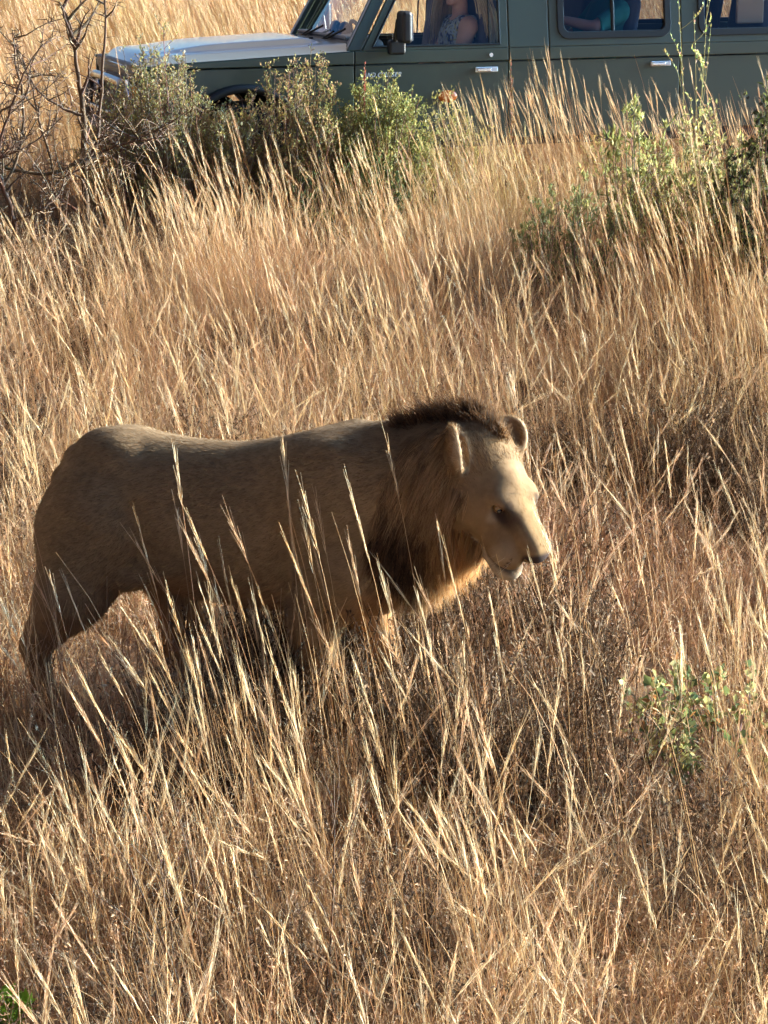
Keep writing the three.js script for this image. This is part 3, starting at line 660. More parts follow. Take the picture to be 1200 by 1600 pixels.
  console.log('tufts', many);
}

// ---------------------------------------------------------------- the safari vehicle: x forward, y up, z to its right; origin on the ground below the foot of the windscreen
const car = ONLY.car ? thing('safari_vehicle', 'dark green safari vehicle parked in the tall grass behind the bushes', 'car') : new THREE.Group();
// it stands on ground that falls away a little behind the bushes, so it leans away from us
const park = (o) => { o.position.set(CAR.x, CAR.y, CAR.z); o.rotation.set(CAR.lean, CAR.turn, CAR.nose, 'YXZ'); };
park(car);
{
  const paint = new THREE.MeshPhysicalMaterial({ color: new THREE.Color(0.042, 0.062, 0.042), roughness: 0.42, clearcoat: 0.6, clearcoatRoughness: 0.18 });
  const dustyPaint = new THREE.MeshPhysicalMaterial({ color: new THREE.Color(0.048, 0.064, 0.043), roughness: 0.55, clearcoat: 0.25, clearcoatRoughness: 0.35 });
  const rubber = new THREE.MeshStandardMaterial({ color: new THREE.Color(0.012, 0.012, 0.012), roughness: 0.7 });
  const plastic = new THREE.MeshStandardMaterial({ color: new THREE.Color(0.016, 0.016, 0.017), roughness: 0.5 });
  const inside = new THREE.MeshStandardMaterial({ color: new THREE.Color(0.06, 0.06, 0.07), roughness: 0.9 });
  const trim = new THREE.MeshStandardMaterial({ color: new THREE.Color(0.20, 0.19, 0.18), roughness: 0.9 });
  const seatM = new THREE.MeshStandardMaterial({ color: new THREE.Color(0.10, 0.10, 0.13), roughness: 0.85 });
  const chrome = new THREE.MeshStandardMaterial({ color: new THREE.Color(0.85, 0.86, 0.88), roughness: 0.22, metalness: 1 });
  const bright = new THREE.MeshPhysicalMaterial({ color: new THREE.Color(0.75, 0.76, 0.78), roughness: 0.3, clearcoat: 0.5 });
  const glass = new THREE.MeshPhysicalMaterial({ color: new THREE.Color(0.92, 0.94, 0.93), roughness: 0.02, transmission: 1, thickness: 0, ior: 1.5 });
  const tinted = new THREE.MeshPhysicalMaterial({ color: new THREE.Color(0.60, 0.62, 0.66), roughness: 0.02, transmission: 1, thickness: 0, ior: 1.5 });
  const HALF = 0.84, BELT = 1.12, CREASE = 1.03, LEAN = Math.tan(8 * D);
  const zAt = (y) => HALF - Math.max(0, y - BELT) * LEAN;
  // a sheet of bodywork on the left (s = -1) or right (s = 1), cut from a flat outline and bent in above the belt
  function sheet(outline, holes, s, inset = 0, thick = 0.03, bevel = 0.005) {
    const sh = new THREE.Shape(outline.map((p) => new THREE.Vector2(...p)));
    for (const h of holes) sh.holes.push(h instanceof THREE.Path ? h : new THREE.Path(h.map((p) => new THREE.Vector2(...p))));
    const g = new THREE.ExtrudeGeometry(sh, { depth: thick - 2 * bevel, bevelEnabled: bevel > 0, bevelThickness: bevel, bevelSize: bevel, bevelOffset: -bevel, bevelSegments: 2, curveSegments: 10 });
    const p = g.attributes.position;
    for (let k = 0; k < p.count; k++) p.setZ(k, s * (zAt(p.getY(k)) - inset - thick + p.getZ(k) + bevel));
    if (s < 0) { const a = p.array; for (let k = 0; k < a.length; k += 9) for (let q = 0; q < 3; q++) { const t = a[k + 3 + q]; a[k + 3 + q] = a[k + 6 + q]; a[k + 6 + q] = t; } }
    g.deleteAttribute('uv'); g.computeVertexNormals(); return g;
  }
  const roundHole = (x0, x1, y0, y1, r) => {
    const h = new THREE.Path();
    h.moveTo(x0 + r, y0); h.lineTo(x1 - r, y0); h.absarc(x1 - r, y0 + r, r, -Math.PI / 2, 0); h.lineTo(x1, y1 - r); h.absarc(x1 - r, y1 - r, r, 0, Math.PI / 2);
    h.lineTo(x0 + r, y1); h.absarc(x0 + r, y1 - r, r, Math.PI / 2, Math.PI); h.lineTo(x0, y0 + r); h.absarc(x0 + r, y0 + r, r, Math.PI, Math.PI * 1.5); return h;
  };
  const rect = (x0, x1, y0, y1) => [[x0, y0], [x1, y0], [x1, y1], [x0, y1]];
  const box = (w, h, d, x, y, z, r = 0.01) => new RoundedBoxGeometry(w, h, d, 2, Math.min(r, w / 2.1, h / 2.1, d / 2.1)).translate(x, y, z);
  const plain = (list) => mergeGeometries(list.map((g) => { const q = g.index ? g.toNonIndexed() : g; for (const k of Object.keys(q.attributes)) if (k !== 'position' && k !== 'normal') q.deleteAttribute(k); return q; }));
  const bar = (a, b, r, seg = 10) => new THREE.TubeGeometry(new THREE.LineCurve3(V(...a), V(...b)), 1, r, seg, false);
  const ROOF = 1.86, GAP = 0.004;
  // lower panel with a wheel arch cut out
  const archPanel = (x0, x1, y0, y1, cx, r, hubY) => {
    const pts = [[x0, y1], [x0, y0]];
    const a0 = Math.asin((y0 - hubY) / r), n = 14;
    for (let k = 0; k <= n; k++) { const a = Math.PI - a0 - (Math.PI - 2 * a0) * k / n; pts.push([cx + Math.cos(a) * r, hubY + Math.sin(a) * r]); }
    pts.push([x1, y0], [x1, y1]); return pts;
  };
  const panes = [];
  for (const s of [-1, 1]) {
    const edge = (x) => lerp(BELT, 1.055, x / 1.5);
    const fender = part('fender', plain([
      sheet([[0.004, CREASE + GAP], [1.50, CREASE + GAP], [1.50, edge(1.5)], [0.004, edge(0)]], [], s),
      sheet(archPanel(0.004, 1.50, 0.52, CREASE - GAP, 0.78, 0.47, 0.42), [], s, 0.014)]), paint, car);
    const flare = part('wheel_arch', new THREE.TorusGeometry(0.475, 0.03, 8, 24, Math.PI).translate(0.78, 0.42, s * 0.84), plastic, car);
    // front door
    const door = part('front_door', plain([
      sheet([[-1.115, CREASE + GAP], [-0.004, CREASE + GAP], [-0.004, BELT], [-1.115, BELT]], [], s),
      sheet([[-1.115, BELT + 0.001], [-0.055, BELT + 0.001], [-0.455, ROOF - 0.03], [-1.115, ROOF - 0.03]], [[[-1.055, 1.142], [-1.055, 1.765], [-0.475, 1.765], [-0.125, 1.142]]], s, 0.002),
      sheet(rect(-1.115, -0.004, 0.50, CREASE - GAP), [], s, 0.014)]), dustyPaint, car);
    part('window_seal', plain([
      bar([-1.052, 1.146, s * (zAt(1.146) - 0.006)], [-0.130, 1.146, s * (zAt(1.146) - 0.006)], 0.009), bar([-0.130, 1.146, s * (zAt(1.146) - 0.006)], [-0.478, 1.762, s * (zAt(1.762) - 0.006)], 0.009),
      bar([-1.052, 1.146, s * (zAt(1.146) - 0.006)], [-1.052, 1.762, s * (zAt(1.762) - 0.006)], 0.009), bar([-0.98, 1.146, s * (zAt(1.146) - 0.012)], [-0.98, 1.762, s * (zAt(1.762) - 0.012)], 0.006)]), rubber, door);
    const handle = part('door_handle', plain([box(0.165, 0.036, 0.016, -0.955, 0.975, s * (HALF - 0.004), 0.007)]), bright, door);
    part('grip', plain([box(0.10, 0.026, 0.012, -0.935, 0.975, s * (HALF + 0.008), 0.006)]), chrome, door);
    part('door_lock', new THREE.CylinderGeometry(0.014, 0.014, 0.012, 16).rotateX(Math.PI / 2).translate(-0.985, 1.075, s * (HALF + 0.004)), chrome, door);
    const w1 = part('window', new THREE.ShapeGeometry(new THREE.Shape([[-1.05, 1.143], [-0.13, 1.143], [-0.476, 1.763], [-1.05, 1.763]].map((p) => new THREE.Vector2(...p)))), glass, door);
    panes.push([w1, s, 0.018]);
    // pillar panel, rear door, quarter
    part('side_panel', plain([sheet(rect(-1.415, -1.122, CREASE + GAP, BELT), [], s), sheet(rect(-1.415, -1.122, BELT + 0.001, ROOF), [], s), sheet(rect(-1.415, -1.122, 0.50, CREASE - GAP), [], s, 0.014)]), dustyPaint, car);
    for (const [x0, x1, a, b, name, arch] of [[-2.42, -1.423, -2.33, -1.50, 'rear_door', 0], [-4.40, -2.428, -4.2, -2.575, 'quarter_panel', 1]]) {
      const y0 = 1.185, y1 = 1.73;
      const pnl = part(name, plain([
        sheet(rect(x0, x1, CREASE + GAP, BELT), [], s), sheet(rect(x0, x1, BELT + 0.001, ROOF), [roundHole(a, b, y0, y1, 0.07)], s),
        arch ? sheet(archPanel(x0, x1, 0.52, CREASE - GAP, -3.58, 0.47, 0.42), [], s, 0.014) : sheet(rect(x0, x1, 0.50, CREASE - GAP), [], s, 0.014)]), dustyPaint, car);
      const fr = new THREE.Shape(); const fo = roundHole(a - 0.012, b + 0.012, y0 - 0.012, y1 + 0.012, 0.08); fr.curves = fo.curves; fr.holes.push(roundHole(a + 0.028, b - 0.028, y0 + 0.028, y1 - 0.028, 0.05));
      const fg = new THREE.ExtrudeGeometry(fr, { depth: 0.014, bevelEnabled: true, bevelThickness: 0.006, bevelSize: 0.006, bevelSegments: 2, curveSegments: 8 });
      const fp = fg.attributes.position; for (let k = 0; k < fp.count; k++) fp.setZ(k, s * (zAt(fp.getY(k)) - 0.010 + fp.getZ(k)));
      fg.computeVertexNormals();
      const seal = part('window_frame', fg, rubber, pnl);
      const mid = arch ? -3.25 : -1.905;
      part('window_divider', plain([bar([mid, y0, s * (zAt(y0) - 0.008)], [mid, y1, s * (zAt(y1) - 0.008)], 0.014)]), rubber, pnl);
      panes.push([part('window', new THREE.ShapeGeometry(new THREE.Shape(rect(a + 0.02, b - 0.02, y0 + 0.02, y1 - 0.02).map((p) => new THREE.Vector2(...p)))), tinted, pnl), s, 0.016]);
      if (!arch) {
        part('door_handle', box(0.155, 0.034, 0.016, -2.27, 0.982, s * (HALF - 0.004), 0.007), bright, pnl);
        part('grip', box(0.10, 0.024, 0.012, -2.25, 0.982, s * (HALF + 0.008), 0.006), chrome, pnl);
      }
    }
    // windscreen pillar
    part('windscreen_pillar', plain([
      sheet([[-0.045, BELT + 0.002], [0.055, BELT + 0.002], [-0.365, ROOF], [-0.455, ROOF]], [], s, 0.012, 0.05, 0.008),
      bar([0.035, BELT, s * 0.765], [-0.385, ROOF, s * (zAt(ROOF) - 0.072)], 0.02)]), paint, car);
    // mirror on its arm
    const mir = part('mirror', box(0.075, 0.215, 0.16, -0.30, 1.285, s * 1.02, 0.028), plastic, car);
    part('mirror_arm', plain([box(0.12, 0.10, 0.07, -0.285, 1.145, s * 0.885, 0.02), bar([-0.27, 1.18, s * 0.90], [-0.27, 1.33, s * 0.97], 0.016), bar([-0.27, 1.33, s * 0.965], [-0.30, 1.33, s * 1.0], 0.016)]), plastic, mir);
    part('mirror_glass', new THREE.BoxGeometry(0.004, 0.18, 0.13).translate(-0.339, 1.285, s * 1.02), chrome, mir);
    // wheels
    for (const wx of [0.78, -3.58]) {
      const w = new THREE.Group(); w.name = 'wheel'; car.add(w); w.position.set(wx, 0.40, s * 0.70);
      part('tyre', new THREE.LatheGeometry([[0.22, -0.115], [0.33, -0.125], [0.385, -0.11], [0.40, -0.07], [0.40, 0.07], [0.385, 0.11], [0.33, 0.125], [0.22, 0.115]].map((p) => new THREE.Vector2(...p)), 40).rotateX(Math.PI / 2), rubber, w);
      part('rim', new THREE.LatheGeometry([[0.0, 0.02], [0.08, 0.03], [0.12, 0.0], [0.19, -0.01], [0.215, 0.06], [0.23, 0.10], [0.23, -0.10]].map((p) => new THREE.Vector2(...p)), 32).rotateX(s > 0 ? Math.PI / 2 : -Math.PI / 2), trim, w);
    }
    // front lamps
    const lamp = part('headlight', new THREE.SphereGeometry(0.085, 24, 12, 0, Math.PI * 2, 0, Math.PI / 2).scale(1, 0.3, 1).rotateZ(-Math.PI / 2).translate(1.535, 0.86, s * 0.60), new THREE.MeshPhysicalMaterial({ color: new THREE.Color(0.6, 0.6, 0.6), roughness: 0.1, clearcoat: 1 }), car);
    part('lamp_ring', new THREE.TorusGeometry(0.09, 0.012, 8, 28).rotateY(Math.PI / 2).translate(1.535, 0.86, s * 0.60), chrome, lamp);
    part('side_lamp', box(0.05, 0.10, 0.10, 1.515, 0.88, s * 0.77, 0.015), new THREE.MeshPhysicalMaterial({ color: new THREE.Color(0.7, 0.22, 0.02), roughness: 0.2, clearcoat: 1 }), car);
  }
  for (const [w, s, inset] of panes) { const p = w.geometry.attributes.position; for (let k = 0; k < p.count; k++) p.setZ(k, s * (zAt(p.getY(k)) - inset)); w.geometry.computeVertexNormals(); }
  // bonnet: bevelled sides, a raised middle, rounded nose
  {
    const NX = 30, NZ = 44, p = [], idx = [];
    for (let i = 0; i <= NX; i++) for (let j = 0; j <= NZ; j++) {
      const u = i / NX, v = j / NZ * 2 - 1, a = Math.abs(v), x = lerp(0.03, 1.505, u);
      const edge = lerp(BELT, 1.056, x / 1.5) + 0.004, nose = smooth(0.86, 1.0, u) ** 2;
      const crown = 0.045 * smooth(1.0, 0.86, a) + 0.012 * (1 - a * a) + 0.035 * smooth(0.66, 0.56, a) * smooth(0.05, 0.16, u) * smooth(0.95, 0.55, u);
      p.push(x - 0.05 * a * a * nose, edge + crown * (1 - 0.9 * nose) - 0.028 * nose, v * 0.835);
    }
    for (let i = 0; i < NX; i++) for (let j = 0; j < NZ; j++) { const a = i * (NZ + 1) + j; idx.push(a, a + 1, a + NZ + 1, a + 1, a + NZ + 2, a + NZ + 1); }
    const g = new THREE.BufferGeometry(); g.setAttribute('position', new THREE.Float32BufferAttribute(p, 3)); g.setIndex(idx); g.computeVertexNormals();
    const bonnet = part('bonnet', g, new THREE.MeshPhysicalMaterial({ color: new THREE.Color(0.36, 0.335, 0.27), roughness: 0.4, clearcoat: 1, clearcoatRoughness: 0.15, side: THREE.DoubleSide }), car);  // pale dust film, with sky and sun glare mixed into the colour
    const lip = part('scuttle', box(0.10, 0.03, 1.50, -0.0, 1.140, 0, 0.012), plastic, car);
    part('washer_nozzle', plain([box(0.03, 0.012, 0.02, 0.14, 1.187, 0.22, 0.004), box(0.03, 0.012, 0.02, 0.14, 1.187, -0.22, 0.004)].slice(0, 1)), plastic, bonnet);
    part('washer_nozzle', box(0.03, 0.012, 0.02, 0.14, 1.187, -0.22, 0.004), plastic, bonnet);
  }
  // nose: grille with slats, bumper, bull bar
  const grille = part('grille', box(0.05, 0.30, 1.40, 1.475, 0.87, 0, 0.015), plastic, car);
  for (let k = 0; k < 4; k++) part('slat', box(0.018, 0.022, 0.92, 1.508, 0.77 + k * 0.062, 0, 0.006), trim, grille);
  part('front_panel', plain([box(0.06, 0.09, 1.62, 1.465, 1.015, 0, 0.02), box(0.06, 0.22, 1.62, 1.465, 0.62, 0, 0.02)]), plastic, car);
  part('bumper', box(0.20, 0.20, 1.74, 1.53, 0.52, 0, 0.04), plastic, car);
  const tube = (pts, r) => new THREE.TubeGeometry(new THREE.CatmullRomCurve3(pts.map((q) => V(...q)), false, 'catmullrom', 0.25), 40, r, 10);
  part('bull_bar', plain([
    tube([[1.570, 0.42, -0.62], [1.600, 0.72, -0.62], [1.570, 0.90, -0.60], [1.560, 0.935, -0.50], [1.560, 0.94, 0], [1.560, 0.935, 0.50], [1.570, 0.90, 0.60], [1.600, 0.72, 0.62], [1.570, 0.42, 0.62]], 0.032),
    tube([[1.490, 0.62, -0.84], [1.500, 0.80, -0.84], [1.540, 0.83, -0.72], [1.580, 0.82, -0.62]], 0.024), tube([[1.490, 0.62, 0.84], [1.500, 0.80, 0.84], [1.540, 0.83, 0.72], [1.580, 0.82, 0.62]], 0.024),
    tube([[1.595, 0.72, -0.62], [1.605, 0.72, 0], [1.595, 0.72, 0.62]], 0.022)]), new THREE.MeshPhysicalMaterial({ color: new THREE.Color(0.02, 0.02, 0.022), roughness: 0.3, clearcoat: 0.7 }), car);
  // windscreen, wipers
  {
    const y0 = BELT + 0.02, y1 = ROOF - 0.07, xx = (y) => 0.02 - (y - BELT) * 0.605, p = [], idx = [];
    for (let i = 0; i <= 1; i++) for (let j = 0; j <= 8; j++) { const y = i ? y1 : y0, v = j / 4 - 1; p.push(xx(y) - 0.05 * v * v + 0.02, y, v * (i ? 0.63 : 0.725)); }
    for (let j = 0; j < 8; j++) idx.push(j, j + 9, j + 1, j + 1, j + 9, j + 10);
    const g = new THREE.BufferGeometry(); g.setAttribute('position', new THREE.Float32BufferAttribute(p, 3)); g.setIndex(idx); g.computeVertexNormals();
    part('windscreen', g, glass, car);
    for (const z of [-0.30, 0.28]) {
      const wip = part('wiper', plain([bar([0.055, 1.15, z + 0.22], [0.01, 1.235, z - 0.05], 0.007), bar([0.038, 1.165, z + 0.16], [-0.008, 1.26, z - 0.28], 0.008)]), rubber, car);
    }
    part('windscreen_header', box(0.09, 0.07, 1.30, xx(ROOF) - 0.005, ROOF - 0.03, 0, 0.02), paint, car);
  }
  // roof, floor, bulkhead, dashboard, steering wheel, seats
  const roofShape = box(4.06, 0.05, 1.50, -2.39, ROOF + 0.02, 0, 0.02);
  const roof = part('roof', roofShape, dustyPaint, car);
  part('gutter', plain([bar([-0.38, ROOF + 0.01, -0.755], [-4.40, ROOF + 0.01, -0.755], 0.018), bar([-0.38, ROOF + 0.01, 0.755], [-4.40, ROOF + 0.01, 0.755], 0.018)].slice(0, 1)), rubber, roof);
  part('gutter', bar([-0.38, ROOF + 0.01, 0.755], [-4.40, ROOF + 0.01, 0.755], 0.018), rubber, roof);
  part('floor_pan', plain([box(5.6, 0.06, 1.55, -1.55, 0.47, 0, 0.02)]), inside, car);
  part('bulkhead', box(0.04, 0.66, 1.50, 0.06, 0.82, 0, 0.01), inside, car);
  part('tailgate', plain([sheetBack()]), dustyPaint, car);
  function sheetBack() { return box(0.05, 1.33, 1.46, -4.40, 1.17, 0, 0.02); }
  const dash = part('dashboard', plain([box(0.30, 0.22, 1.40, -0.12, 1.085, 0, 0.06)]), trim, car);
  part('dash_cover', box(0.22, 0.02, 1.30, -0.10, 1.20, 0, 0.008), new THREE.MeshStandardMaterial({ color: new THREE.Color(0.22, 0.22, 0.23), roughness: 0.7 }), dash);
  for (const z of [-0.18, 0.06]) part('dash_oval', new THREE.TorusGeometry(0.055, 0.022, 10, 24).scale(1, 0.7, 1).rotateY(0.9).translate(-0.12, 1.24, z), plastic, dash);  // two dark ovals on the dashboard, of unknown kind
  const steer = part('steering_wheel', new THREE.TorusGeometry(0.19, 0.015, 10, 36).rotateY(Math.PI / 2).rotateZ(-0.45).translate(-0.42, 1.10, 0.37), plastic, car);
  part('column', bar([-0.40, 1.09, 0.37], [-0.15, 1.0, 0.37], 0.03), plastic, steer);
  const seat = (x, z, w, m) => {
    const st = new THREE.Group(); st.name = 'seat'; car.add(st);
    part('cushion', box(0.48, 0.16, w, x + 0.06, 0.80, z, 0.05), m, st);
    part('backrest', box(0.13, 0.62, w, 0, 0, 0, 0.055).rotateZ(0.16).translate(x - 0.24, 1.14, z), m, st);
    for (const dz of w > 0.7 ? [-0.3, 0.3] : [0]) part('headrest', box(0.09, 0.17, 0.26, x - 0.32, 1.56, z + dz, 0.04), m, st);
  };
  seat(-0.78, -0.40, 0.50, seatM); seat(-0.78, 0.40, 0.50, seatM); seat(-1.86, -0.40, 0.52, seatM); seat(-1.86, 0.40, 0.52, seatM); seat(-2.90, -0.42, 0.52, seatM); seat(-2.90, 0.42, 0.52, seatM); seat(-3.8, 0, 1.2, seatM);
  part('seat_cover', box(0.215, 0.36, 0.03, -3.02, 1.42, -0.70, 0.012), new THREE.MeshStandardMaterial({ color: new THREE.Color(0.62, 0.49, 0.34), roughness: 0.95 }), car).userData.label = 'beige cloth hanging inside the rearmost side window';
  // an orange dome of unknown kind low on the door, the badge on the fender
  part('orange_dome', new THREE.SphereGeometry(0.07, 20, 12).scale(1, 0.62, 0.35).translate(-0.67, 0.80, -0.835), new THREE.MeshPhysicalMaterial({ color: new THREE.Color(0.62, 0.14, 0.02), roughness: 0.35, clearcoat: 0.6 }), car);
  const font = await new FontLoader().loadAsync('fonts/droid/droid_sans_bold.typeface.json');
  const tg = new TextGeometry('LAND CRUISER', { font, size: 0.030, depth: 0.004, curveSegments: 3, bevelEnabled: false });
  tg.computeBoundingBox(); const tw = tg.boundingBox.max.x;
  tg.applyMatrix4(new THREE.Matrix4().set(1, 0.25, 0, -tw / 2, 0, 1, 0, 0, 0, 0, 1, 0, 0, 0, 0, 1));
  tg.scale(1.02, 1, 1).rotateY(Math.PI).translate(-0.185, 0.945, -(HALF - 0.013));
  part('badge', tg, bright, car);
}

// ---------------------------------------------------------------- the people in it
function person(label, at0, o) {
  const g = thing('person', label, 'person', null);
  park(g);
  const [sx, sy, sz] = at0;                         // middle of the hips, in the vehicle's axes
  const P = (x, y, z) => [sx + x, sy + y, sz + z];
  const headC = P(...o.head), sh = 0.185 * o.wide;
  const prims = [
    ell(P(0.0, 0.05, 0), [0.14, 0.13, 0.17 * o.wide], 0.05), cap(P(-0.02, 0.12, 0), P(-0.05, 0.40, 0), 0.125 * o.wide, 0.125 * o.wide, 0.06),
    ell(P(-0.04, 0.38, 0.07), [0.11, 0.14, 0.10 * o.wide], 0.05), ell(P(-0.04, 0.38, -0.07), [0.11, 0.14, 0.10 * o.wide], 0.05),
    cap(P(-0.06, 0.49, -sh * 0.8), P(-0.06, 0.49, sh * 0.8), 0.07, 0.07, 0.06), cap(P(-0.055, 0.50, 0), [headC[0] - 0.02, headC[1] - 0.09, headC[2]], 0.058, 0.054, 0.03),
  ];
  for (const s of [-1, 1]) {
    prims.push(cap(P(0, 0.03, s * 0.10), P(0.42, 0.06, s * 0.12), 0.092, 0.065, 0.05), cap(P(0.42, 0.06, s * 0.12), P(0.44, -0.33, s * 0.12), 0.06, 0.042, 0.03), cap(P(0.44, -0.33, s * 0.12), P(0.56, -0.36, s * 0.12), 0.042, 0.035, 0.02));
    const [el, wr] = s < 0 ? o.leftArm : o.rightArm, S = P(-0.055, 0.475, s * sh);
    prims.push(cap(S, P(...el), 0.062, 0.044, 0.03), cap(P(...el), P(...wr), 0.043, 0.029, 0.02));
    const d = V(wr[0] - el[0], wr[1] - el[1], wr[2] - el[2]).normalize(), w = V(...P(...wr)), up = V(0, 1, 0).addScaledVector(d, -d.y).normalize(), ac = V().crossVectors(d, up);
    const pt = (a, b, c) => A3(w.clone().addScaledVector(d, a).addScaledVector(ac, b).addScaledVector(up, c));
    prims.push(ell(pt(0.05, 0, 0), [0.045, 0.026, 0.036], 0.02));
    for (let f = 0; f < 4; f++) { const b = (f - 1.5) * 0.019, l = [0.062, 0.074, 0.070, 0.052][f]; prims.push(cap(pt(0.08, b, 0), pt(0.08 + l * 0.55, b * 1.1, -0.012), 0.0095, 0.009, 0.008), cap(pt(0.08 + l * 0.55, b * 1.1, -0.012), pt(0.08 + l * 0.8, b * 1.1, -0.036), 0.009, 0.008, 0.006)); }
    prims.push(cap(pt(0.03, s * 0.026, 0.0), pt(0.075, s * 0.052, -0.012), 0.012, 0.009, 0.01));
  }
  const face = [ell([0, 0.03, 0], [0.095, 0.105, 0.075], 0.02), ell([0.025, -0.03, 0], [0.07, 0.085, 0.058], 0.03), cap([0.09, 0.005, 0], [0.108, -0.025, 0], 0.010, 0.014, 0.012), ell([0.082, -0.063, 0], [0.018, 0.016, 0.026], 0.012), ell([0.07, -0.095, 0], [0.026, 0.022, 0.028], 0.02)];
  for (const s of [-1, 1]) face.push(ell([0.078, 0.018, s * 0.032], [0.016, 0.014, 0.018], 0.012, null, true), ell([-0.005, -0.005, s * 0.076], [0.018, 0.032, 0.010], 0.008), ell([0.055, -0.025, s * 0.045], [0.03, 0.028, 0.022], 0.02));
  face.push(cap([0.101, -0.062, -0.022], [0.101, -0.062, 0.022], 0.003, 0.003, 0.004, true));
  const ht = new THREE.Matrix4().makeRotationFromEuler(new THREE.Euler(0, o.look * D, o.nod * D)).invert().elements;
  const toFace = (x, y, z) => { x -= headC[0]; y -= headC[1]; z -= headC[2]; return [ht[0] * x + ht[4] * y + ht[8] * z, ht[1] * x + ht[5] * y + ht[9] * z, ht[2] * x + ht[6] * y + ht[10] * z]; };
  const f = (x, y, z) => { const v = field(prims, x, y, z), q = toFace(x, y, z), d = field(face, ...q), k = 0.02, h = Math.max(k - Math.abs(v - d), 0) / k; return Math.min(v, d) - h * h * k * 0.25; };
  const skin = new THREE.MeshPhysicalMaterial({ vertexColors: true, roughness: 0.6 });
  const skinC = [0.52, 0.29, 0.20], jeans = [0.05, 0.06, 0.09], lips = [0.42, 0.12, 0.11];
  const net = netSurface(f, [sx - 0.35, sy - 0.45, sz - 0.45], [sx + 0.95, sy + 0.95, sz + 0.45], 0.0105);
  part('body', netGeometry(net, (x, y, z) => {
    const q = toFace(x, y, z); let c = y < sy + 0.13 && x > sx - 0.3 && !o.bareAt(x - sx, y - sy, z - sz) ? jeans : skinC;
    c = mix3(c, lips, smooth(0.028, 0.018, Math.hypot((q[1] + 0.062) * 2, q[2])) * smooth(0.08, 0.09, q[0]));
    return c;
  }), skin, g);
  for (const s of [-1, 1]) {
    const hm = new THREE.Matrix4().fromArray(ht).invert(), e = V(0.074, 0.018, s * 0.032).applyMatrix4(hm);
    const eye = part('eye', new THREE.SphereGeometry(0.012, 14, 10), new THREE.MeshPhysicalMaterial({ color: new THREE.Color(0.7, 0.68, 0.65), roughness: 0.2 }), g); eye.position.set(headC[0] + e.x, headC[1] + e.y, headC[2] + e.z);
    const ir = part('iris', new THREE.SphereGeometry(0.006, 12, 8), new THREE.MeshPhysicalMaterial({ color: new THREE.Color(0.06, 0.07, 0.08), roughness: 0.1 }), eye); ir.position.copy(V(0.008, 0, 0).applyMatrix4(hm));
  }
  // top: the torso and upper arms a little larger
  const topNet = netSurface((x, y, z) => Math.max(f(x, y, z) - 0.011 - 0.003 * noise(x * 18, y * 9, z * 18), -(y - (sy + 0.07)), o.cut(x - sx, y - sy, z - sz)), [sx - 0.35, sy - 0.02, sz - 0.45], [sx + 0.55, sy + 0.72, sz + 0.45], 0.0105);
  part('top', netGeometry(topNet, o.cloth), new THREE.MeshStandardMaterial({ vertexColors: true, roughness: 0.9, side: THREE.DoubleSide }), g);
  // hair in strands
  const hb = new Build(), R = rng(o.seed), hm = new THREE.Matrix4().fromArray(ht).invert();
  for (let k = 0; k < o.hairN; k++) {
    const a = R() * 6.28, e = Math.acos(R() * 1.15 - 0.15), d = V(Math.sin(e) * Math.cos(a), Math.cos(e), Math.sin(e) * Math.sin(a));
    if (d.x > 0.35 && d.y < 0.75) continue;
    const p = V(d.x * 0.098, 0.032 + d.y * 0.108, d.z * 0.080), dir = V(-0.3, -0.15, Math.sign(d.z) * 0.5).addScaledVector(d, 0.25).normalize(), pts = [], hw = [];
    const n = 9, L = o.hairLen * (0.7 + 0.5 * R()), wob = R() * 6;
    for (let q = 0; q <= n; q++) {
      pts.push(p.clone().applyMatrix4(hm).add(V(...headC))); hw.push(0.0022);
      dir.y -= 0.30; dir.x += 0.05 * Math.sin(q + wob); dir.z += 0.05 * Math.cos(q * 1.3 + wob); dir.normalize();
      p.addScaledVector(dir, L / n);
      const ex = p.x / 0.105, ey = (p.y - 0.03) / 0.118, ez = p.z / 0.088, l = Math.hypot(ex, ey, ez); if (l < 1) { p.x /= l; p.z /= l; }
      if (p.y < -0.2 && p.x < 0.05) p.x = Math.max(p.x, -0.16);
    }
    const g0 = 0.7 + 0.5 * R(); hb.ribbon(pts, hw, V(R() - 0.5, 0, R() - 0.5).normalize(), o.hair.map((x) => x * g0), o.hair.map((x) => x * g0 * 1.15));
  }
  part('hair', hb.geometry(), new THREE.MeshStandardMaterial({ vertexColors: true, roughness: 0.5, side: THREE.DoubleSide }), g);
  return g;
}
const A3 = (v) => [v.x, v.y, v.z];
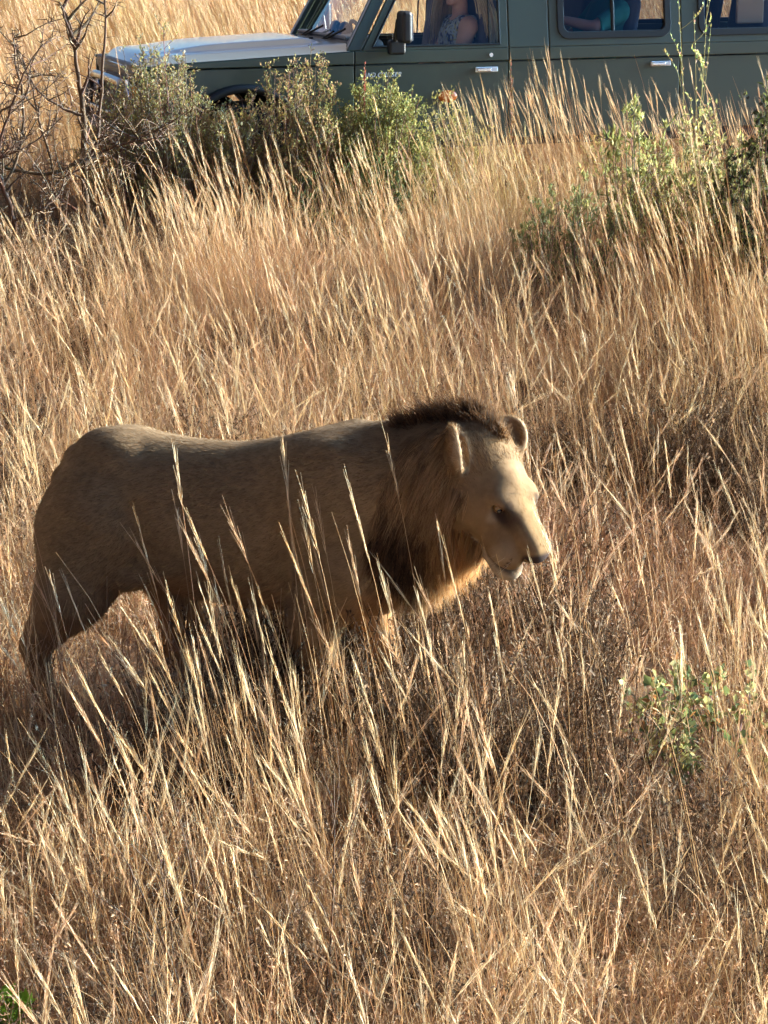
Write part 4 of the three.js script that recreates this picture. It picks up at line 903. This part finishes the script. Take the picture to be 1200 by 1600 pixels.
if (ONLY.car) {
  person('smiling person with long fair hair and a sleeveless patterned top in the front passenger seat', [-0.85, 0.775, -0.42], {
    head: [-0.02, 0.74, -0.03], wide: 0.95, look: 28, nod: 2, seed: 21, hair: [0.55, 0.42, 0.24], hairLen: 0.46, hairN: 1500,
    leftArm: [[0.06, 0.22, -0.24], [0.28, 0.16, -0.16]], rightArm: [[0.06, 0.22, 0.24], [0.28, 0.16, 0.14]],
    bareAt: (x, y, z) => y > -0.02 && (Math.abs(z) > 0.13 || x > 0.14) && y > 0.115,
    cut: (x, y, z) => Math.max(Math.abs(z) - 0.165 + Math.max(0, 0.40 - y) * 0.05, y - 0.56 + 0.9 * Math.max(0, x + 0.02), x - 0.14),
    cloth: (x, y, z) => { const n = noise(x * 46, y * 46, z * 46), m = noise(x * 60 + 9, y * 60, z * 60); return n > 0.18 ? [0.05, 0.06, 0.12] : m > 0.2 ? [0.36, 0.33, 0.16] : [0.40, 0.43, 0.42]; },
  });
  person('person in a teal shirt with one forearm raised behind the middle side window', [-1.96, 0.86, -0.46], {
    head: [0.0, 0.74, 0.0], wide: 1.12, look: 10, nod: 0, seed: 22, hair: [0.09, 0.06, 0.04], hairLen: 0.10, hairN: 900,
    leftArm: [[0.16, 0.38, -0.27], [0.40, 0.44, -0.18]], rightArm: [[0.16, 0.26, 0.26], [0.38, 0.40, 0.12]],
    bareAt: (x, y, z) => x > 0.18 && y > 0.15,
    cut: (x, y, z) => Math.max(y - 0.57 + 0.5 * Math.max(0, x), x - 0.13),
    cloth: (x, y, z) => { const g = 1 + 0.25 * noise(x * 9, y * 9, z * 9); return [0.03 * g, 0.26 * g, 0.22 * g]; },
  });
}

// ---------------------------------------------------------------- bushes and thorn bushes
{
  const barkM = new THREE.MeshStandardMaterial({ vertexColors: true, roughness: 0.95 });
  const leafM = leafy(0xffffff, 0.4);
  // a leafy bush: stems from the foot, twigs, small leaves over an uneven crown
  function bush(name, label, foot, o) {
    const g = thing(name, label, 'bush', o.group), R = rng(o.seed), st = new Build(), fo = new Build();
    g.position.copy(foot);
    const leavesAt = (p, d, n, spread) => {
      for (let k = 0; k < n; k++) {
        const q = p.clone().add(V(R() - 0.5, R() - 0.5, R() - 0.5).multiplyScalar(spread)), ld = d.clone().multiplyScalar(0.4).add(V(R() - 0.5, R() - 0.2, R() - 0.5).multiplyScalar(1.6)).normalize();
        const cols = R() < (o.dry || 0) ? o.dryCols : o.cols, c = cols[Math.floor(R() * cols.length)], gg = 0.7 + 0.6 * R();
        fo.leaf(q, ld, V(R() - 0.5, 0.6 + R(), R() - 0.5).normalize(), o.leaf * (0.6 + 0.8 * R()), o.leaf * o.wide * (0.6 + 0.7 * R()), 0.15 * o.leaf, c.map((x) => x * gg));
      }
    };
    for (let s = 0; s < o.stems; s++) {
      const a = R() * 6.28, q = Math.sqrt(R()), bx = Math.cos(a) * q * o.rx, bz = Math.sin(a) * q * o.rz;
      const lumpy = 0.80 + 0.4 * noise(bx * 2.3 + o.seed, bz * 2.3) + 0.25 * R(), H = o.h * lumpy * (1 - 0.35 * q * q);
      const base = V(bx * 0.55, -0.02, bz * 0.55), top = V(bx + (R() - 0.5) * 0.15, H, bz + (R() - 0.5) * 0.15), pts = [];
      for (let k = 0; k <= 4; k++) { const t = k / 4; pts.push(base.clone().lerp(top, t).add(V(noise(s, t * 2) * 0.05, 0, noise(s + 50, t * 2) * 0.05))); }
      const bc = [0.20, 0.15, 0.10].map((x) => x * (0.7 + 0.5 * R()));
      st.tube(pts, [0.006, 0.005, 0.004, 0.003, 0.0015], bc, 4);
      for (let b = 0; b < o.twigs; b++) {
        const t = o.from + (1 - o.from) * R(), p = base.clone().lerp(top, t), d = V(R() - 0.5, 0.25 + 0.5 * R(), R() - 0.5).normalize(), L = o.twig * (0.5 + R()) * (1.15 - 0.5 * t), e = p.clone().addScaledVector(d, L);
        st.tube([p, e], [0.0022, 0.001], bc, 3);
        for (let k = 0; k < o.per; k++) leavesAt(p.clone().lerp(e, 0.25 + 0.8 * (k / o.per)), d, 2, 0.02);
      }
      leavesAt(top, V(0, 1, 0), 7, 0.04);
    }
    part('stems', st.geometry(), barkM, g);
    const f = part('foliage', fo.geometry(), leafM, g);
    return g;
  }
  const OLIVE = [[0.27, 0.26, 0.09], [0.33, 0.31, 0.11], [0.21, 0.21, 0.08], [0.42, 0.37, 0.16]];
  const GREEN = [[0.21, 0.225, 0.07], [0.27, 0.27, 0.09], [0.16, 0.18, 0.06], [0.38, 0.34, 0.13]];
  const GREY = [[0.26, 0.26, 0.15], [0.30, 0.29, 0.19], [0.36, 0.32, 0.22]];
  const BROWN = [[0.32, 0.21, 0.12], [0.38, 0.26, 0.15], [0.24, 0.16, 0.09]];
  const YELL = [[0.42, 0.38, 0.14], [0.34, 0.32, 0.12], [0.50, 0.45, 0.22]];
  if (ONLY.plants) {
    const B = (name, label, px, py, o) => bush(name, label, spot(px, py), o);
    B('green_bush', 'leafy bright green bush in front of the lettering on the vehicle', 575, 365, { seed: 1, rx: 0.52, rz: 0.40, h: 0.90, stems: 130, twigs: 16, twig: 0.15, from: 0.2, per: 6, leaf: 0.022, wide: 0.32, cols: GREEN, dry: 0.12, dryCols: YELL });
    B('olive_bush', 'greyish olive bush below the front end of the vehicle bonnet', 298, 378, { seed: 2, rx: 0.48, rz: 0.36, h: 1.20, stems: 96, twigs: 15, twig: 0.15, from: 0.3, per: 5, leaf: 0.021, wide: 0.30, cols: OLIVE.concat(GREY), dry: 0.25, dryCols: BROWN });
    B('olive_bush', 'thin brownish olive bush between the greyish bush and the bright green bush', 440, 372, { seed: 3, rx: 0.56, rz: 0.36, h: 1.12, stems: 90, twigs: 15, twig: 0.14, from: 0.3, per: 5, leaf: 0.020, wide: 0.30, cols: OLIVE, dry: 0.5, dryCols: BROWN });
    B('low_bush', 'low loose olive bush under the front bumper of the vehicle, beside the thorn bush', 205, 385, { seed: 14, rx: 0.30, rz: 0.26, h: 0.92, stems: 50, twigs: 11, twig: 0.14, from: 0.25, per: 5, leaf: 0.021, wide: 0.30, cols: OLIVE, dry: 0.35, dryCols: BROWN });
    B('small_bush', 'small yellowish bush in the grass right of the bright green bush', 712, 352, { seed: 4, rx: 0.26, rz: 0.24, h: 0.95, stems: 30, twigs: 8, twig: 0.12, from: 0.3, per: 3, leaf: 0.024, wide: 0.24, cols: OLIVE, dry: 0.4, dryCols: YELL });
    B('green_bush', 'low dark green plant growing under the bright green bush', 560, 400, { seed: 5, rx: 0.42, rz: 0.22, h: 0.62, stems: 26, twigs: 6, twig: 0.12, from: 0.1, per: 4, leaf: 0.034, wide: 0.22, cols: [[0.09, 0.13, 0.05], [0.07, 0.10, 0.04], [0.12, 0.15, 0.06]], dry: 0.1, dryCols: YELL });
    B('yellow_bush', 'wide yellowish green bush at the right edge near the vehicle', 1140, 462, { seed: 6, rx: 0.70, rz: 0.45, h: 1.0, stems: 84, twigs: 13, twig: 0.17, from: 0.3, per: 3, leaf: 0.030, wide: 0.26, cols: YELL.concat(OLIVE), dry: 0.15, dryCols: BROWN });
    B('yellow_bush', 'pale yellow green shrub against the grass under the rear of the vehicle', 1010, 330, { seed: 12, rx: 0.9, rz: 0.2, h: 0.52, stems: 56, twigs: 8, twig: 0.14, from: 0.35, per: 2, leaf: 0.024, wide: 0.26, cols: YELL, dry: 0.3, dryCols: OLIVE });
    B('dark_bush', 'dark green bush with blackish stems at the right edge below the yellowish bush', 1180, 505, { seed: 7, rx: 0.34, rz: 0.30, h: 1.2, stems: 46, twigs: 9, twig: 0.15, from: 0.2, per: 3, leaf: 0.036, wide: 0.30, cols: [[0.08, 0.10, 0.035], [0.05, 0.05, 0.025], [0.16, 0.18, 0.05]], dry: 0.3, dryCols: [[0.03, 0.025, 0.02]] });
    B('green_plant', 'narrow leaved green plant among the grass right of centre', 1000, 445, { seed: 8, rx: 0.26, rz: 0.16, h: 1.0, stems: 36, twigs: 5, twig: 0.12, from: 0.3, per: 3, leaf: 0.048, wide: 0.16, cols: GREEN, dry: 0.2, dryCols: YELL });
    B('green_plant', 'soft green low plant half hidden by seed heads right of centre', 880, 490, { seed: 9, rx: 0.40, rz: 0.25, h: 0.78, stems: 50, twigs: 5, twig: 0.12, from: 0.2, per: 3, leaf: 0.036, wide: 0.2, cols: [[0.20, 0.22, 0.09], [0.26, 0.27, 0.11]], dry: 0.2, dryCols: YELL });
    B('round_leaved_bush', 'round leaved green bush in the dry grass at the lower right edge', 1110, 1245, { seed: 10, rx: 0.34, rz: 0.28, h: 0.50, stems: 24, twigs: 4, twig: 0.11, from: 0.35, per: 3, leaf: 0.030, wide: 0.46, cols: [[0.13, 0.155, 0.055], [0.17, 0.19, 0.065], [0.09, 0.115, 0.05], [0.30, 0.26, 0.11]], dry: 0.35, dryCols: YELL.concat([[0.34, 0.16, 0.06]]) });
    B('leafy_weed', 'small bright green leafy weed in the bottom left corner', -6, 1630, { seed: 11, rx: 0.045, rz: 0.045, h: 0.13, stems: 7, twigs: 3, twig: 0.04, from: 0.3, per: 2, leaf: 0.034, wide: 0.34, cols: [[0.16, 0.28, 0.03], [0.20, 0.32, 0.04]], dry: 0, dryCols: YELL });
  }
  // tall branching weeds in front of the rear door
  function weed(name, label, foot, top, o) {
    const g = thing(name, label, 'weed', o.group), R = rng(o.seed), b = new Build(), buds = new Build();
    g.position.copy(foot);
    const end = top.clone().sub(foot), stem = (a, e, r, col, n) => {
      const pts = []; for (let k = 0; k <= 5; k++) { const t = k / 5; pts.push(a.clone().lerp(e, t).add(V(o.bow * Math.sin(t * 3.14), 0, 0))); }
      b.tube(pts, pts.map((_, k) => lerp(r, r * 0.35, k / 5)), col, 4);
      for (let k = 0; k < n; k++) { const t = o.budsFrom + (1 - o.budsFrom) * R(), p = a.clone().lerp(e, t).add(V(o.bow * Math.sin(t * 3.14), 0, 0)); buds.leaf(p, V(R() - 0.5, 0.5 + R(), R() - 0.5).normalize(), V(R() - 0.5, 0.1, R() - 0.5).normalize(), o.bud * (0.6 + R()), o.bud * 0.36, 0.003, o.budCols[Math.floor(R() * o.budCols.length)].map((x) => x * (0.7 + 0.6 * R()))); }
    };
    for (let s = 0; s < o.stems; s++) {
      const e = end.clone().add(V((R() - 0.5) * o.fan, -R() * o.fall, (R() - 0.5) * 0.3));
      stem(V((R() - 0.5) * 0.08, -0.02, (R() - 0.5) * 0.08), e, 0.004, o.col, o.n);
      for (let k = 0; k < o.side; k++) { const t = 0.45 + 0.45 * R(), p = e.clone().multiplyScalar(t); stem(p, p.clone().add(V((R() - 0.5) * 0.35, 0.12 + 0.25 * R(), (R() - 0.5) * 0.2)), 0.002, o.col, Math.round(o.n * 0.6)); }
    }
    part('stems', b.geometry(), barkM, g); part('buds', buds.geometry(), leafM, g).userData.kind = 'stuff';
  }
  if (ONLY.plants) {
    weed('tall_weed', 'tall yellow green branching weed standing before the rear of the vehicle', spot(1070, 350), at(1095, -40, 13.9), { seed: 31, stems: 4, fan: 0.4, fall: 0.35, side: 3, n: 22, bow: 0.03, col: [0.26, 0.24, 0.09], bud: 0.018, budCols: YELL, budsFrom: 0.35 });
    weed('plumed_weed', 'dark brown plumed weed standing before the gap behind the front door', spot(800, 345), at(802, 62, 14.1), { seed: 32, stems: 3, fan: 0.10, fall: 0.25, side: 0, n: 60, bow: 0.01, col: [0.18, 0.11, 0.06], bud: 0.02, budCols: [[0.22, 0.13, 0.07], [0.16, 0.09, 0.05]], budsFrom: 0.35 });
    weed('red_weed', 'thin reddish seed stalk rising in front of the vehicle fender', spot(568, 345), at(570, 96, 14.1), { seed: 33, stems: 1, fan: 0.02, fall: 0, side: 0, n: 40, bow: 0.01, col: [0.25, 0.10, 0.06], bud: 0.018, budCols: [[0.36, 0.13, 0.08], [0.26, 0.10, 0.06]], budsFrom: 0.75 });
    for (const [px, py, tx, ty, s] of [[505, 1640, 520, 1240, 34], [300, 1660, 205, 1330, 35], [330, 1640, 300, 1440, 36], [250, 1620, 250, 1400, 37]]) {
      const f = spot(px, py); weed('dark_stalk', ['', 'dark bare weed stalk in the lower foreground, tallest of the bare stalks', 'dark bare weed stalk slanting left in the lower left foreground', 'short dark weed stalk in the lower left foreground, rightmost of its neighbours', 'short thin dark weed stalk at the lower left, between its two slanted neighbours'][s - 33], f, at(tx, ty, -f.z - 0.03), { seed: s, stems: 1, fan: 0, fall: 0, side: 4, n: 8, bow: 0.015, col: [0.10, 0.06, 0.035], bud: 0.010, budCols: [[0.14, 0.09, 0.05], [0.09, 0.06, 0.04]], budsFrom: 0.3 });
    }
  }
  // thorn bushes: crooked bare branches set with straight thorns
  function thorn(label, d, stems, seed, wild) {
    const foot = at(stems[0][0][0], stems[0][0][1], d); foot.y = groundY(foot.x, foot.z);
    const g = thing('thorn_bush', label, 'thorn bush'), R = rng(seed), th = new Build();
    g.position.copy(foot);
    const rel = (px, py, z) => at(px, py, d - z).sub(foot);
    const bark = (B, pts, r0, r1) => {
      const c = [0.085, 0.050, 0.028].map((x) => x * (0.75 + 0.5 * R()));
      B.tube(pts, pts.map((_, k) => lerp(r0, r1, k / (pts.length - 1))), c, 6, [0.10, 0.062, 0.038]);
      for (let k = 0; k + 1 < pts.length; k++) {
        const L = pts[k].distanceTo(pts[k + 1]), dir = pts[k + 1].clone().sub(pts[k]).normalize();
        const q = L / 0.036, m = Math.floor(q) + (R() < q % 1 ? 1 : 0);
        for (let s = 0; s < m; s++) {
          const p = pts[k].clone().lerp(pts[k + 1], R()), o = V(R() - 0.5, R() - 0.5, R() - 0.5).cross(dir).normalize().addScaledVector(dir, 0.25).normalize(), e = p.clone().addScaledVector(o, 0.035 + 0.055 * R());
          th.tube([p, e], [0.0036, 0.0008], R() < 0.25 ? [0.30, 0.21, 0.13] : [0.085, 0.05, 0.03], 3);
        }
      }
    };
    const twigs = (B, pts, r, depth) => {
      const n = depth ? 1 : Math.round(wild * pts.length / 22);
      for (let k = 0; k < n; k++) {
        const i = Math.floor(R() * (pts.length - 1)), p = pts[i].clone().lerp(pts[i + 1], R()), dir = pts[i + 1].clone().sub(pts[i]).normalize();
        let dd = V(R() - 0.5, R() * 0.7 - 0.1, R() - 0.5).normalize().addScaledVector(dir, 0.35).normalize();
        const L = (depth ? 0.12 : 0.30) * (0.5 + R()), q = [p];
        for (let s = 1; s <= 4; s++) { dd.add(V(R() - 0.5, R() - 0.4, R() - 0.5).multiplyScalar(0.55)).normalize(); q.push(q[s - 1].clone().addScaledVector(dd, L / 4)); }
        bark(B, q, r * 0.5, 0.0014);
        if (!depth) twigs(B, q, r * 0.5, 1);
      }
    };
    for (const s of stems) {
      const B = new Build(), [path, r0, r1] = [s.slice(0, -2), s[s.length - 2], s[s.length - 1]], z0 = (R() - 0.5) * 0.15, fine = [];
      const way = new THREE.CatmullRomCurve3(path.map(([x, y], k) => rel(x, y, z0 + (R() - 0.5) * 0.22 * Math.min(1, k))));
      for (let k = 0; k <= path.length * 4; k++) fine.push(way.getPoint(k / (path.length * 4)).add(V(R() - 0.5, R() - 0.5, R() - 0.5).multiplyScalar(0.012)));
      bark(B, fine, r0 * 1.05, r1 * 1.1); twigs(B, fine, r0, 0);
      part('branch', B.geometry(), barkM, g);
    }
    const t = part('thorns', th.geometry(), barkM, g); t.userData.kind = 'stuff';
  }
  if (ONLY.plants) {
    thorn('bare thorn bush with long straight thorns in front of the vehicle bumper', 13.3, [
      [[134, 425], [135, 340], [132, 254], [129, 172], [122, 113], [113, 52], [98, 14], 0.024, 0.006],
      [[133, 252], [151, 225], [155, 179], [161, 103], [165, 0], [167, -50], 0.013, 0.004],
      [[132, 256], [165, 234], [213, 220], [265, 190], 0.013, 0.003],
      [[130, 250], [79, 272], [0, 262], [-30, 255], 0.013, 0.006],
      [[100, 430], [98, 364], [86, 289], [82, 261], [62, 192], [51, 137], [34, 86], 0.013, 0.003],
      [[130, 258], [150, 320], [190, 285], [230, 230], [262, 195], 0.008, 0.003],
      [[128, 180], [90, 165], [50, 130], [28, 75], 0.009, 0.003],
      [[132, 400], [172, 412], [240, 395], [330, 347], 0.007, 0.003],
      [[132, 390], [105, 385], [90, 384], [70, 372], 0.006, 0.003]], 51, 9);
    thorn('bare grey thorn bush cut off by the left edge, beside the taller thorn bush', 13.0, [
      [[28, 430], [20, 344], [3, 285], [-25, 225], 0.018, 0.010],
      [[20, 345], [60, 330], [90, 305], [105, 270], 0.010, 0.004],
      [[5, 290], [30, 240], [35, 150], [22, 80], [22, 50], 0.010, 0.003],
      [[-20, 300], [10, 190], [35, 120], [65, 70], 0.009, 0.003],
      [[-20, 200], [0, 175], [40, 150], [48, 90], 0.008, 0.003],
      [[24, 390], [55, 375], [70, 368], 0.008, 0.003],
      [[-20, 250], [20, 240], [60, 215], [100, 180], 0.008, 0.003]], 52, 9);
  }
}

renderer.render(scene, camera);
